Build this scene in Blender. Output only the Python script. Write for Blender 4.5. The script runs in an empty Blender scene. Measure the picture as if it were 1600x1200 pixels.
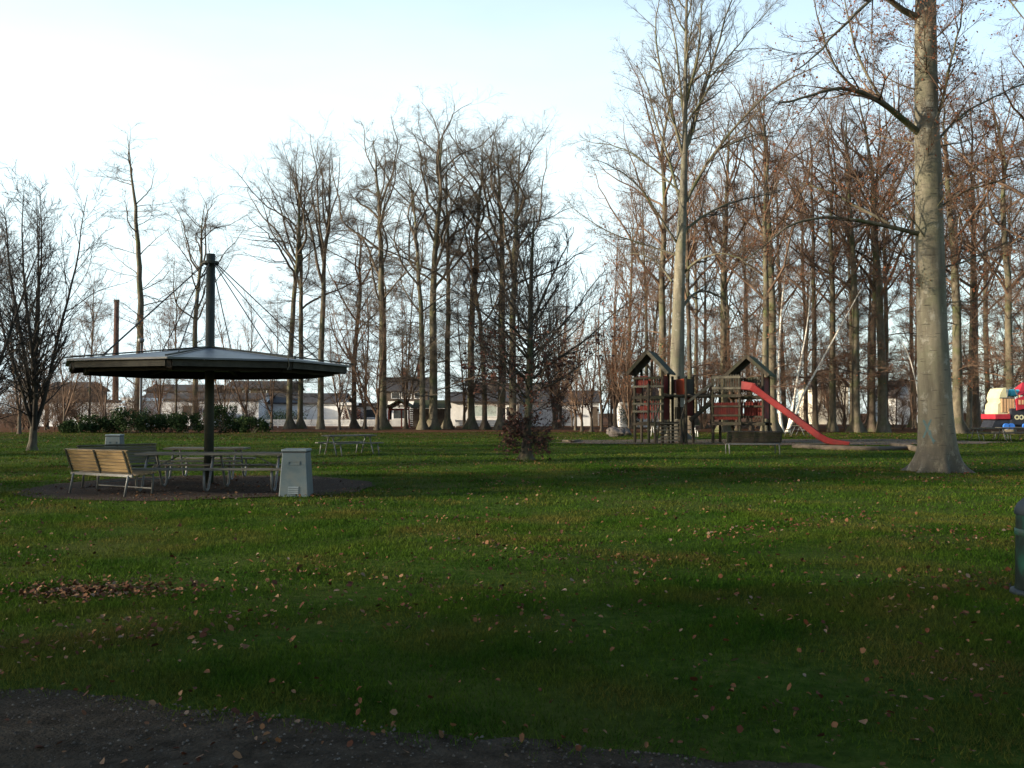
import bpy, math, random
import numpy as np
from mathutils import Vector, Matrix

R = math.radians
PI = math.pi
C = bpy.context.scene.collection
SC = bpy.context.scene

# ------------------------------------------------------------------ camera, sky, sun, exposure
F, CXP, CYP, HZ, EYE = 1450.0, 800.0, 600.0, 645.0, 1.6
PITCH = math.atan((HZ - CYP) / F)
cam_d = bpy.data.cameras.new('camera')
cam_d.sensor_width = 36.0
cam_d.lens = 36.0 * F / 1600.0
cam_d.clip_start, cam_d.clip_end = 0.05, 6000
cam = bpy.data.objects.new('camera', cam_d)
C.objects.link(cam)
cam.location = (0, 0, EYE)
cam.rotation_euler = (PI / 2 + PITCH, 0, 0)
SC.camera = cam

SUN_AZ, SUN_EL = 254.0, 11.5          # degrees clockwise from +Y (the view direction)
to_sun = Vector((math.sin(R(SUN_AZ)) * math.cos(R(SUN_EL)), math.cos(R(SUN_AZ)) * math.cos(R(SUN_EL)), math.sin(R(SUN_EL))))
w = bpy.data.worlds.new('World')
SC.world = w
w.use_nodes = True
nt = w.node_tree
nt.nodes.clear()
sky = nt.nodes.new('ShaderNodeTexSky')
sky.sky_type = 'NISHITA'
sky.sun_disc = False
sky.sun_elevation = R(SUN_EL)
sky.sun_rotation = R(SUN_AZ)
sky.altitude = 20
sky.air_density = 1.0
sky.dust_density = 1.2
sky.ozone_density = 1.3
bg = nt.nodes.new('ShaderNodeBackground')
bg.inputs['Strength'].default_value = 0.15
wo = nt.nodes.new('ShaderNodeOutputWorld')
# thin bright winter haze and cloud low in the sky, thickest in front and to the left
tcw = nt.nodes.new('ShaderNodeTexCoord')
def wmath(op, a, c, d=None):
    x = nt.nodes.new('ShaderNodeMath'); x.operation = op; x.use_clamp = False
    for i, v in enumerate((a, c, d)):
        if v is None: continue
        if isinstance(v, (int, float)): x.inputs[i].default_value = v
        else: nt.links.new(v, x.inputs[i])
    return x.outputs[0]
def wmap(v, a, b, c, d):
    x = nt.nodes.new('ShaderNodeMapRange'); x.interpolation_type = 'SMOOTHSTEP'
    for i, q in enumerate((a, b, c, d)): x.inputs[i + 1].default_value = q
    nt.links.new(v, x.inputs[0])
    return x.outputs[0]
sxw = nt.nodes.new('ShaderNodeSeparateXYZ')
nt.links.new(tcw.outputs['Generated'], sxw.inputs[0])
elev = wmap(sxw.outputs[2], .22, .66, 1.0, .0)
azim = wmap(wmath('ADD', wmath('MULTIPLY', sxw.outputs[0], -.62), wmath('MULTIPLY', sxw.outputs[1], .78)), -.15, .95, .12, 1.0)
nzw = nt.nodes.new('ShaderNodeTexNoise')
nzw.inputs['Scale'].default_value, nzw.inputs['Detail'].default_value = 2.2, 5
mpw = nt.nodes.new('ShaderNodeMapping'); mpw.inputs['Scale'].default_value = (1, 1, 3.5)
nt.links.new(tcw.outputs['Generated'], mpw.inputs[0]); nt.links.new(mpw.outputs[0], nzw.inputs['Vector'])
cl = wmath('MULTIPLY', wmath('MULTIPLY', elev, azim), wmap(nzw.outputs[0], .3, .65, .82, 1.05))
mxw = nt.nodes.new('ShaderNodeMix'); mxw.data_type = 'RGBA'
nt.links.new(cl, mxw.inputs[0])
nt.links.new(sky.outputs[0], mxw.inputs[6])
mxw.inputs[7].default_value = (2.9, 3.5, 3.65, 1)
nt.links.new(mxw.outputs[2], bg.inputs[0])
nt.links.new(bg.outputs[0], wo.inputs[0])
sun_d = bpy.data.lights.new('sun', 'SUN')
sun_d.energy = 4.4
sun_d.angle = R(1.2)
sun_d.color = (1.0, 0.86, 0.66)
sun = bpy.data.objects.new('sun', sun_d)
C.objects.link(sun)
sun.rotation_euler = to_sun.to_track_quat('Z', 'Y').to_euler()
SC.view_settings.view_transform = 'Standard'
SC.view_settings.look = 'None'
SC.view_settings.exposure = 1.36
SC.view_settings.gamma = 1.0
SC.cycles.max_bounces = 5
SC.cycles.diffuse_bounces = 2
SC.cycles.glossy_bounces = 2
SC.cycles.transparent_max_bounces = 8

# ------------------------------------------------------------------ helpers
def ray(px, py):
    a, b = px - CXP, CYP - py
    return np.array([a, F * math.cos(PITCH) - b * math.sin(PITCH), F * math.sin(PITCH) + b * math.cos(PITCH)])
def at(px, py, Y):                      # the point on a pixel's ray at world depth Y
    r = ray(px, py)
    t = Y / r[1]
    return np.array([r[0] * t, Y, EYE + r[2] * t])
def gnd(px, py):
    r = ray(px, py)
    t = -EYE / r[2]
    return np.array([r[0] * t, r[1] * t, 0.0])

def tag(o, label=None, cat=None, group=None, kind=None):
    if label: o['label'] = label
    if cat: o['category'] = cat
    if group: o['group'] = group
    if kind: o['kind'] = kind
    return o
def empty(name, loc, rz=0.0):
    o = bpy.data.objects.new(name, None)
    C.objects.link(o)
    o.location = loc
    o.rotation_euler = (0, 0, rz)
    o.empty_display_size = 0.3
    return o
def link(name, me, parent=None):
    o = bpy.data.objects.new(name, me)
    C.objects.link(o)
    if parent is not None: o.parent = parent
    return o
def children(o):
    return list(o.children)
def copy_tree(o, parent=None):
    c = o.copy()
    C.objects.link(c)
    c.parent = parent
    for ch in children(o): copy_tree(ch, c)
    return c

def np_mesh(name, V, quads=None, tris=None, mat=None, smooth=True):
    me = bpy.data.meshes.new(name)
    V = np.asarray(V, dtype=np.float32)
    nq = 0 if quads is None else len(quads)
    ntri = 0 if tris is None else len(tris)
    me.vertices.add(len(V))
    me.vertices.foreach_set('co', V.ravel())
    me.loops.add(nq * 4 + ntri * 3)
    me.polygons.add(nq + ntri)
    li, ls = [], []
    if nq: li.append(np.asarray(quads).ravel()); ls.append(np.arange(nq) * 4)
    if ntri: li.append(np.asarray(tris).ravel()); ls.append(nq * 4 + np.arange(ntri) * 3)
    me.loops.foreach_set('vertex_index', np.concatenate(li).astype(np.int32))
    me.polygons.foreach_set('loop_start', np.concatenate(ls).astype(np.int32))
    if smooth: me.polygons.foreach_set('use_smooth', np.ones(nq + ntri, dtype=bool))
    me.update(calc_edges=True)
    me.validate()
    if mat: me.materials.append(mat)
    return me

class MB:                               # collects shapes that become ONE mesh
    def __init__(s): s.v, s.f = [], []
    def add(s, vs, fs):
        n = len(s.v)
        s.v += [tuple(float(c) for c in p) for p in vs]
        s.f += [tuple(i + n for i in q) for q in fs]
        return s
    def box(s, c, size, yaw=0.0, M=None):
        hx, hy, hz = size[0] / 2, size[1] / 2, size[2] / 2
        m = M if M is not None else Matrix.Rotation(yaw, 3, 'Z')
        vs = [Vector(c) + m @ Vector((x * hx, y * hy, z * hz)) for z in (-1, 1) for (x, y) in ((-1, -1), (1, -1), (1, 1), (-1, 1))]
        return s.add(vs, [(3, 2, 1, 0), (4, 5, 6, 7), (0, 1, 5, 4), (1, 2, 6, 5), (2, 3, 7, 6), (3, 0, 4, 7)])
    def beam(s, p0, p1, wd, ht, up=(0, 0, 1)):
        p0, p1 = Vector(p0), Vector(p1)
        d = p1 - p0
        L = d.length
        d.normalize()
        u = Vector(up)
        if abs(d.dot(u)) > .98: u = Vector((0, 1, 0))
        sd = d.cross(u).normalized()
        u2 = sd.cross(d).normalized()
        M = Matrix((d, sd, u2)).transposed()
        return s.box((p0 + p1) / 2, (L, wd, ht), M=M)
    def tube(s, pts, r, n=8, caps=True):
        P = [Vector(p) for p in pts]
        rr = r if isinstance(r, (list, tuple)) else [r] * len(P)
        ref = None
        vs = []
        for i, p in enumerate(P):
            t = (P[min(i + 1, len(P) - 1)] - P[max(i - 1, 0)]).normalized()
            if ref is None:
                ref = Vector((0, 0, 1)) if abs(t.z) < .9 else Vector((1, 0, 0))
            u = (ref - t * ref.dot(t)).normalized()
            ref = u
            v = t.cross(u)
            for k in range(n):
                a = 2 * PI * k / n
                vs.append(p + (u * math.cos(a) + v * math.sin(a)) * rr[i])
        fs = [(i * n + k, i * n + (k + 1) % n, (i + 1) * n + (k + 1) % n, (i + 1) * n + k) for i in range(len(P) - 1) for k in range(n)]
        if caps:
            fs += [tuple(range(n))[::-1], tuple((len(P) - 1) * n + k for k in range(n))]
        return s.add(vs, fs)
    def prism(s, poly, vec):            # polygon of 3d points pushed along vec
        n = len(poly)
        vec = Vector(vec)
        vs = [Vector(p) for p in poly] + [Vector(p) + vec for p in poly]
        fs = [tuple(range(n))[::-1], tuple(range(n, 2 * n))] + [(i, (i + 1) % n, n + (i + 1) % n, n + i) for i in range(n)]
        return s.add(vs, fs)
    def build(s, name, mat, parent=None, origin=(0, 0, 0), smooth=False, bevel=0.0):
        me = bpy.data.meshes.new(name)
        o0 = Vector(origin)
        me.from_pydata([tuple(Vector(p) - o0) for p in s.v], [], s.f)
        if smooth: me.polygons.foreach_set('use_smooth', [True] * len(me.polygons))
        me.update()
        if mat: me.materials.append(mat)
        o = link(name, me, parent)
        if parent is None: o.location = origin
        import bmesh
        bm = bmesh.new(); bm.from_mesh(me)
        bmesh.ops.recalc_face_normals(bm, faces=bm.faces)
        bm.to_mesh(me); bm.free()
        if bevel:
            b = o.modifiers.new('bevel', 'BEVEL'); b.width = bevel; b.segments = 2; b.limit_method = 'ANGLE'
        return o

# ------------------------------------------------------------------ materials
def mat(name, c1, c2=None, scale=4.0, rough=0.8, bump=0.0, stretch=(1, 1, 1), metal=0.0, c3=None, scale2=None, detail=6, spec=0.3, ramp=(.35, .65), bscale=None, island=0.0, trans=0.0):
    m = bpy.data.materials.new(name)
    m.use_nodes = True
    t = m.node_tree
    N, Lk = t.nodes, t.links
    b = N['Principled BSDF']
    b.inputs['Roughness'].default_value = rough
    b.inputs['Metallic'].default_value = metal
    b.inputs['Specular IOR Level'].default_value = spec
    if c2 is None:
        b.inputs['Base Color'].default_value = (*c1, 1)
        return m
    tc = N.new('ShaderNodeTexCoord')
    mp = N.new('ShaderNodeMapping')
    mp.inputs['Scale'].default_value = stretch
    Lk.new(tc.outputs['Object'], mp.inputs[0])
    n1 = N.new('ShaderNodeTexNoise')
    n1.inputs['Scale'].default_value = scale
    n1.inputs['Detail'].default_value = detail
    n1.inputs['Roughness'].default_value = .62
    Lk.new(mp.outputs[0], n1.inputs['Vector'])
    cr = N.new('ShaderNodeValToRGB')
    cr.color_ramp.elements[0].position, cr.color_ramp.elements[1].position = ramp
    cr.color_ramp.elements[0].color = (*c1, 1)
    cr.color_ramp.elements[1].color = (*c2, 1)
    Lk.new(n1.outputs[0], cr.inputs[0])
    col = cr.outputs[0]
    if c3 is not None:
        n2 = N.new('ShaderNodeTexNoise')
        n2.inputs['Scale'].default_value = scale2 or scale * .3
        n2.inputs['Detail'].default_value = 4
        Lk.new(tc.outputs['Object'], n2.inputs['Vector'])
        r2 = N.new('ShaderNodeValToRGB')
        r2.color_ramp.elements[0].position, r2.color_ramp.elements[1].position = .48, .66
        Lk.new(n2.outputs[0], r2.inputs[0])
        mx = N.new('ShaderNodeMix'); mx.data_type = 'RGBA'
        Lk.new(r2.outputs[0], mx.inputs[0])
        Lk.new(col, mx.inputs[6])
        mx.inputs[7].default_value = (*c3, 1)
        col = mx.outputs[2]
    if island:
        g = N.new('ShaderNodeNewGeometry')
        hs = N.new('ShaderNodeHueSaturation')
        mr = N.new('ShaderNodeMapRange')
        mr.inputs[3].default_value, mr.inputs[4].default_value = 1 - island, 1 + island
        Lk.new(g.outputs['Random Per Island'], mr.inputs[0])
        Lk.new(mr.outputs[0], hs.inputs['Value'])
        Lk.new(col, hs.inputs['Color'])
        col = hs.outputs[0]
    Lk.new(col, b.inputs['Base Color'])
    if bump:
        bn = N.new('ShaderNodeBump')
        bn.inputs['Strength'].default_value = bump
        bn.inputs['Distance'].default_value = .03
        n3 = N.new('ShaderNodeTexNoise')
        n3.inputs['Scale'].default_value = bscale or scale * 2
        n3.inputs['Detail'].default_value = 8
        Lk.new(mp.outputs[0], n3.inputs['Vector'])
        Lk.new(n3.outputs[0], bn.inputs['Height'])
        Lk.new(bn.outputs[0], b.inputs['Normal'])
    if trans:
        tr = N.new('ShaderNodeBsdfTranslucent')
        ms = N.new('ShaderNodeMixShader')
        ms.inputs[0].default_value = trans
        Lk.new(col, tr.inputs[0])
        Lk.new(b.outputs[0], ms.inputs[1]); Lk.new(tr.outputs[0], ms.inputs[2])
        Lk.new(ms.outputs[0], N['Material Output'].inputs[0])
    return m

M = {}
M['beech'] = mat('beech_bark', (.055, .046, .031), (.15, .128, .088), 5, .85, .45, (1, 1, .4), c3=(.075, .085, .035), scale2=.8, bscale=14, ramp=(.3, .72))
M['brown_bark'] = mat('brown_bark', (.046, .035, .026), (.11, .085, .062), 5, .9, .5, (1, 1, .35), c3=(.06, .066, .03), scale2=.7, bscale=16, ramp=(.3, .72))
def beech_bark_material():
    """smooth grey beech bark: soft upright streaks, lichen blotches, fine dark level scars"""
    m = bpy.data.materials.new('big_beech_bark')
    m.use_nodes = True
    N, Lk = m.node_tree.nodes, m.node_tree.links
    b = N['Principled BSDF']
    b.inputs['Roughness'].default_value = .75
    b.inputs['Specular IOR Level'].default_value = .25
    tc = N.new('ShaderNodeTexCoord')
    def noise(s, st, det=6, rough=.6):
        mp = N.new('ShaderNodeMapping'); mp.inputs['Scale'].default_value = st
        Lk.new(tc.outputs['Object'], mp.inputs[0])
        n = N.new('ShaderNodeTexNoise')
        n.inputs['Scale'].default_value, n.inputs['Detail'].default_value, n.inputs['Roughness'].default_value = s, det, rough
        Lk.new(mp.outputs[0], n.inputs['Vector'])
        return n.outputs[0]
    def ramp(v, p0, c0, p1, c1):
        r = N.new('ShaderNodeValToRGB')
        e = r.color_ramp.elements
        e[0].position, e[0].color, e[1].position, e[1].color = p0, (*c0, 1), p1, (*c1, 1)
        Lk.new(v, r.inputs[0])
        return r.outputs[0]
    def mix(f, a, c):
        x = N.new('ShaderNodeMix'); x.data_type = 'RGBA'
        Lk.new(f, x.inputs[0])
        for i, v in ((6, a), (7, c)):
            if isinstance(v, tuple): x.inputs[i].default_value = (*v, 1)
            else: Lk.new(v, x.inputs[i])
        return x.outputs[2]
    col = ramp(noise(3.2, (1, 1, .16), 7, .65), .32, (.068, .061, .044), .68, (.19, .17, .122))
    col = mix(ramp(noise(.9, (1, 1, .8), 5), .5, (0, 0, 0), .68, (.8, .8, .8)), col, (.12, .125, .075))
    col = mix(ramp(noise(2.3, (1, 1, .7), 8, .75), .56, (0, 0, 0), .64, (.8, .8, .8)), col, (.25, .24, .195))
    col = mix(ramp(noise(2.6, (1, 1, 9), 4, .5), .63, (0, 0, 0), .67, (.9, .9, .9)), col, (.04, .035, .026))
    sx = N.new('ShaderNodeSeparateXYZ'); Lk.new(tc.outputs['Object'], sx.inputs[0])
    mr = N.new('ShaderNodeMapRange'); mr.inputs[1].default_value, mr.inputs[2].default_value, mr.inputs[3].default_value, mr.inputs[4].default_value = .1, 1.6, .75, 0
    Lk.new(sx.outputs[2], mr.inputs[0])
    mm = N.new('ShaderNodeMath'); mm.operation = 'MULTIPLY'; mm.use_clamp = True
    Lk.new(mr.outputs[0], mm.inputs[0]); Lk.new(ramp(noise(4, (1, 1, .6), 8, .75), .40, (0, 0, 0), .50, (1.3, 1.3, 1.3)), mm.inputs[1])
    col = mix(mm.outputs[0], col, (.06, .052, .04))
    Lk.new(col, b.inputs['Base Color'])
    bn = N.new('ShaderNodeBump'); bn.inputs['Strength'].default_value, bn.inputs['Distance'].default_value = .55, .04
    Lk.new(noise(6, (1, 1, 1.6), 8, .65), bn.inputs['Height']); Lk.new(bn.outputs[0], b.inputs['Normal'])
    return m
M['beech_big'] = beech_bark_material()
M['dark_bark'] = mat('dark_bark', (.03, .026, .02), (.085, .075, .053), 6, .9, .5, (1, 1, .3), c3=(.07, .085, .035), scale2=1.2, bscale=20)
M['twig'] = mat('twig', (.055, .043, .032), (.125, .10, .072), .7, .85, ramp=(.4, .6), detail=2)
M['twig_red'] = mat('red_brown_twig', (.072, .045, .030), (.165, .106, .069), .7, .85, ramp=(.4, .6), detail=2)
M['twig_dark'] = mat('dark_twig', (.018, .014, .011), (.042, .034, .026), .8, .85, ramp=(.4, .6), detail=2)
M['limb'] = mat('limb_bark', (.065, .056, .038), (.16, .142, .098), 4.0, .85, .5, c3=(.06, .068, .028), scale2=.8, bscale=20)
M['dark_limb'] = mat('dark_limb_bark', (.028, .023, .018), (.075, .062, .045), 4.0, .9, .5)
M['birch'] = mat('birch_bark', (.07, .06, .05), (.72, .68, .6), 3.0, .7, .2, (1, 1, 3.5), ramp=(.36, .45))
M['rust_leaf'] = mat('rusty_leaf', (.13, .045, .025), (.27, .11, .055), 3, .8, island=.45, spec=.1, trans=.3)
M['dark_leaf'] = mat('dark_beech_leaf', (.045, .018, .014), (.10, .042, .028), 3, .7, island=.4, trans=.25)
M['evergreen'] = mat('evergreen_leaf', (.012, .024, .008), (.034, .058, .018), 3, .75, spec=.08, island=.4, trans=.1)
M['fallen'] = None
M['white_wall'] = mat('white_render_wall', (.62, .61, .58), (.76, .75, .72), 1.5, .9, .1)
M['grey_shaded_wall'] = mat('grey_shaded_white_wall', (.56, .58, .6), (.68, .70, .72), 1.2, .9, .1)  # white wall with its shade put into the colour; also the grey walls
M['cream_wall'] = mat('cream_wall', (.62, .56, .44), (.74, .68, .55), 1.2, .9)
M['brown_wall'] = mat('brown_wall', (.055, .042, .033), (.10, .078, .06), 3, .85)
M['dark_roof'] = mat('dark_roof_tile', (.025, .023, .024), (.055, .05, .048), 6, .85, .3)
M['brown_roof'] = mat('brown_roof_tile', (.03, .022, .018), (.062, .045, .036), 6, .85, .3)
M['moss_roof'] = mat('mossy_roof', (.026, .023, .016), (.05, .065, .02), 2.5, .95, .4)
M['white_paint'] = mat('white_paint', (.7, .7, .68), (.8, .8, .78), 3, .6)
M['pane'] = mat('window_pane', (.03, .035, .04), (.06, .07, .075), 2, .08, spec=.6)
M['pale_pane'] = mat('curtained_pane', (.30, .36, .34), (.48, .54, .5), 2, .2, spec=.6)
M['old_brick'] = mat('sooty_brick', (.045, .022, .017), (.085, .045, .034), 3, .9, .3)
M['brick'] = mat('brick', (.13, .05, .035), (.2, .09, .06), 5, .9, .3)
M['red_wood'] = mat('red_stained_wood', (.10, .014, .011), (.17, .028, .02), 3, .8, .3, (6, 6, .6), c3=(.08, .02, .017), scale2=2)
M['sunlit_red_wood'] = mat('sunlit_red_stained_wood', (.34, .05, .02), (.42, .08, .03), 3, .75, .2, (6, 6, .6))  # brighter, oranger copy of the red wood, sunlight put into the colour
M['dark_wood'] = mat('dark_weathered_wood', (.018, .0145, .010), (.050, .040, .027), 5, .85, .5, (1, 1, .15), c3=(.026, .028, .014), scale2=1.5)
M['grey_wood'] = mat('grey_weathered_wood', (.050, .045, .033), (.115, .105, .078), 5, .85, .4, (.3, 1, 1))
M['play_roof'] = mat('green_felt_roof', (.017, .022, .017), (.038, .045, .033), 5, .9, .4, c3=(.05, .06, .03), scale2=1.5)
M['slide'] = mat('red_slide', (.155, .015, .016), (.205, .026, .025), 2, .55, c3=(.12, .02, .02), scale2=1.2, spec=.2)
M['bench_slat'] = mat('yellow_pine_slat', (.16, .105, .045), (.28, .195, .09), 3, .6, .2, (1, 8, 8))
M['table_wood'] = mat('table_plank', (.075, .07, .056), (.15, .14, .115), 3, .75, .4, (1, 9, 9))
M['galv'] = mat('galvanised_steel', (.10, .105, .105), (.16, .165, .165), 6, .5, metal=.35)
M['pole_dark'] = mat('dark_green_pole', (.013, .016, .012), (.028, .032, .023), 3, .6, .2)
M['roof_sheet'] = mat('grey_roof_sheet', (.08, .088, .096), (.13, .14, .15), 2.2, .45, .1, c3=(.085, .095, .09), scale2=1)
M['under'] = mat('dark_roof_boards', (.012, .010, .008), (.026, .022, .017), 4, .9, .3)
M['fascia'] = mat('fascia_board', (.022, .020, .015), (.045, .042, .032), 4, .8, .2)
M['cable'] = mat('steel_cable', (.05, .05, .05))
M['bin_blue'] = mat('blue_grey_sheet', (.055, .08, .09), (.09, .118, .13), 2.5, .5, .1, c3=(.08, .098, .10), scale2=5)
M['bin_lid'] = mat('bin_lid', (.10, .128, .14), (.15, .18, .19), 3, .5)
M['bin_shadow'] = mat('bin_rim_shadow', (.03, .035, .04))
M['green_bin'] = mat('dark_green_bin', (.006, .010, .009), (.014, .022, .019), 3, .45, c3=(.012, .05, .036), scale2=4.5, spec=.1)
M['green_lid'] = mat('green_grey_lid', (.012, .018, .022), (.025, .035, .042), 4, .6, spec=.15)
M['stone'] = mat('stone', (.05, .043, .038), (.13, .112, .10), 4, .9, .6)
M['log'] = mat('old_log', (.04, .031, .022), (.11, .088, .063), 4, .9, .6, (.3, 1, 1))
M['t_red'] = mat('red_panel', (.28, .014, .026), (.35, .026, .04), 2, .5)
M['t_black'] = mat('black_panel', (.014, .016, .022), (.03, .032, .042), 2, .5)
M['t_cream'] = mat('cream_panel', (.46, .43, .26), (.54, .51, .33), 2, .5)
M['t_tan'] = mat('tan_panel', (.45, .27, .14), (.55, .35, .2), 3, .7)
M['t_blue'] = mat('blue_panel', (.03, .13, .5), (.05, .2, .62), 2, .5)
M['t_teal'] = mat('teal_panel', (.03, .32, .45), (.06, .42, .55), 2, .5)
M['graffiti'] = mat('blue_spray', (.045, .125, .145), (.095, .105, .09), 16, .8, ramp=(.3, .7))

def fallen_material():
    m = bpy.data.materials.new('fallen_leaf')
    m.use_nodes = True
    N, Lk = m.node_tree.nodes, m.node_tree.links
    g = N.new('ShaderNodeNewGeometry')
    cr = N.new('ShaderNodeValToRGB')
    e = cr.color_ramp.elements
    e[0].position, e[0].color = 0, (.04, .018, .011, 1)
    e[1].position, e[1].color = 1, (.15, .115, .09, 1)
    for p, c in ((.2, (.055, .020, .011)), (.4, (.085, .034, .017)), (.6, (.11, .052, .025)), (.8, (.14, .075, .036)), (.93, (.17, .10, .055))):
        x = e.new(p); x.color = (*c, 1)
    Lk.new(g.outputs['Random Per Island'], cr.inputs[0])
    b = N['Principled BSDF']
    b.inputs['Roughness'].default_value = .8
    b.inputs['Specular IOR Level'].default_value = .12
    Lk.new(cr.outputs[0], b.inputs['Base Color'])
    return m
M['fallen'] = fallen_material()

def ground_material():
    m = bpy.data.materials.new('lawn_ground')
    m.use_nodes = True
    N, Lk = m.node_tree.nodes, m.node_tree.links
    b = N['Principled BSDF']
    b.inputs['Roughness'].default_value = .95
    b.inputs['Specular IOR Level'].default_value = .02
    tc = N.new('ShaderNodeTexCoord')
    def noise(s, det=5, rough=.6):
        n = N.new('ShaderNodeTexNoise')
        n.inputs['Scale'].default_value, n.inputs['Detail'].default_value, n.inputs['Roughness'].default_value = s, det, rough
        Lk.new(tc.outputs['Object'], n.inputs['Vector'])
        return n.outputs[0]
    def ramp(v, stops):
        r = N.new('ShaderNodeValToRGB')
        e = r.color_ramp.elements
        e[0].position, e[0].color = stops[0][0], (*stops[0][1], 1)
        e[1].position, e[1].color = stops[-1][0], (*stops[-1][1], 1)
        for p, c in stops[1:-1]:
            x = e.new(p); x.color = (*c, 1)
        Lk.new(v, r.inputs[0])
        return r.outputs[0]
    def mix(f, a, c):
        x = N.new('ShaderNodeMix'); x.data_type = 'RGBA'
        Lk.new(f, x.inputs[0])
        for i, v in ((6, a), (7, c)):
            if isinstance(v, tuple): x.inputs[i].default_value = (*v, 1)
            else: Lk.new(v, x.inputs[i])
        return x.outputs[2]
    def math_(op, a, c):
        x = N.new('ShaderNodeMath'); x.operation = op
        for i, v in ((0, a), (1, c)):
            if isinstance(v, (int, float)): x.inputs[i].default_value = v
            else: Lk.new(v, x.inputs[i])
        return x.outputs[0]
    fine = ramp(noise(9, 8, .7), [(.3, (.014, .032, .004)), (.5, (.032, .060, .008)), (.72, (.07, .095, .018))])
    patch = ramp(noise(.33, 6, .65), [(.46, (0, 0, 0)), (.66, (1, 1, 1))])
    col = mix(math_('MULTIPLY', patch, .55), fine, (.072, .070, .02))
    spk = ramp(noise(5.5, 6, .75), [(.60, (0, 0, 0)), (.68, (1, 1, 1))])
    col = mix(math_('MULTIPLY', spk, .6), col, (.085, .05, .027))
    # leaf litter thickens towards the tree belt
    sx = N.new('ShaderNodeSeparateXYZ')
    Lk.new(tc.outputs['Object'], sx.inputs[0])
    mr = N.new('ShaderNodeMapRange')
    mr.inputs[1].default_value, mr.inputs[2].default_value = 42, 80
    Lk.new(sx.outputs[1], mr.inputs[0])
    lit = math_('ADD', mr.outputs[0], math_('MULTIPLY', math_('SUBTRACT', noise(.22, 6, .7), .5), 1.6))
    litr = ramp(lit, [(.45, (0, 0, 0)), (.95, (1, 1, 1))])
    litter = ramp(noise(6, 8, .75), [(.3, (.03, .016, .010)), (.5, (.085, .04, .022)), (.7, (.16, .08, .04))])
    col = mix(litr, col, litter)
    Lk.new(col, b.inputs['Base Color'])
    bn = N.new('ShaderNodeBump')
    bn.inputs['Strength'].default_value = .9
    bn.inputs['Distance'].default_value = .06
    Lk.new(noise(14, 8, .75), bn.inputs['Height'])
    Lk.new(bn.outputs[0], b.inputs['Normal'])
    return m
M['lawn'] = ground_material()
M['grass'] = mat('grass_blade', (.018, .050, .004), (.044, .080, .007), .9, .8, c3=(.080, .076, .016), scale2=.55, island=.5, trans=.3, spec=.06)
M['path'] = mat('dirt_path', (.022, .0175, .0125), (.058, .047, .034), 7, .95, 1.0, c3=(.040, .032, .022), scale2=1.2, bscale=40, detail=9, spec=.03)
M['gravel'] = mat('red_brown_gravel', (.030, .021, .015), (.075, .054, .041), 26, .95, .9, c3=(.042, .031, .025), scale2=1.5, bscale=60, detail=9, spec=.05)
M['bark_chip'] = mat('bark_chip', (.05, .034, .022), (.14, .10, .066), 9, .95, .9, c3=(.085, .062, .044), scale2=.8, bscale=40, detail=9)

rng = np.random.default_rng(7)
random.seed(7)

# ------------------------------------------------------------------ the ground
def gz(x, y):                           # gentle swells of the lawn
    return .03 * np.sin(x * .33 + 1.2) * np.sin(y * .27) + .018 * np.sin(x * .9 + y * .7) * np.clip((y - 4) / 4, 0, 1)
def grid_sheet(name, xs, ys, m, dz=0.0):
    X, Y = np.meshgrid(xs, ys)
    Z = gz(X, Y) + dz
    V = np.stack([X.ravel(), Y.ravel(), Z.ravel()], 1)
    nx, ny = len(xs), len(ys)
    i = np.arange(nx * ny).reshape(ny, nx)
    q = np.stack([i[:-1, :-1].ravel(), i[:-1, 1:].ravel(), i[1:, 1:].ravel(), i[1:, :-1].ravel()], 1)
    return tag(link(name, np_mesh(name, V, q, None, m)), kind='structure')
xs = np.concatenate([[-1500, -700, -300, -150], np.arange(-90, 91, 1.0), [150, 300, 700, 1500]])
ys = np.concatenate([[-600, -250, -100, -50], np.arange(-20, 121, 1.0), [160, 250, 500, 1000, 2500]])
grid_sheet('lawn', xs, ys, M['lawn'])

def blob_sheet(name, cx, cy, rx, ry, m, dz=.012, seed=0, rag=.04, n=96, rings=14):
    r_ = np.random.default_rng(seed)
    a = np.linspace(0, 2 * PI, n, endpoint=False)
    rad = 1 + rag * (np.sin(3 * a + r_.random() * 6) + .7 * np.sin(7 * a + r_.random() * 6) + .5 * np.sin(17 * a + r_.random() * 6) + r_.normal(0, .35, n))
    V = [(cx, cy, float(gz(cx, cy)) + dz)]
    for k in range(1, rings + 1):
        t = k / rings
        x = cx + rx * t * np.cos(a) * (rad if k == rings else 1 + (rad - 1) * t)
        y = cy + ry * t * np.sin(a) * (rad if k == rings else 1 + (rad - 1) * t)
        V += list(zip(x, y, gz(x, y) + dz))
    tr = [(0, 1 + i, 1 + (i + 1) % n) for i in range(n)]
    qd = [(1 + (k - 1) * n + i, 1 + k * n + i, 1 + k * n + (i + 1) % n, 1 + (k - 1) * n + (i + 1) % n) for k in range(1, rings) for i in range(n)]
    return tag(link(name, np_mesh(name, V, qd, tr, m)), kind='structure')
blob_sheet('gravel_area', -6.62, 20.2, 3.58, 3.6, M['gravel'], .014, 1, .025)
blob_sheet('playground_surface', 14.2, 50.6, 12.2, 5.0, M['bark_chip'], .03, 2, .05, rings=24)

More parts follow.
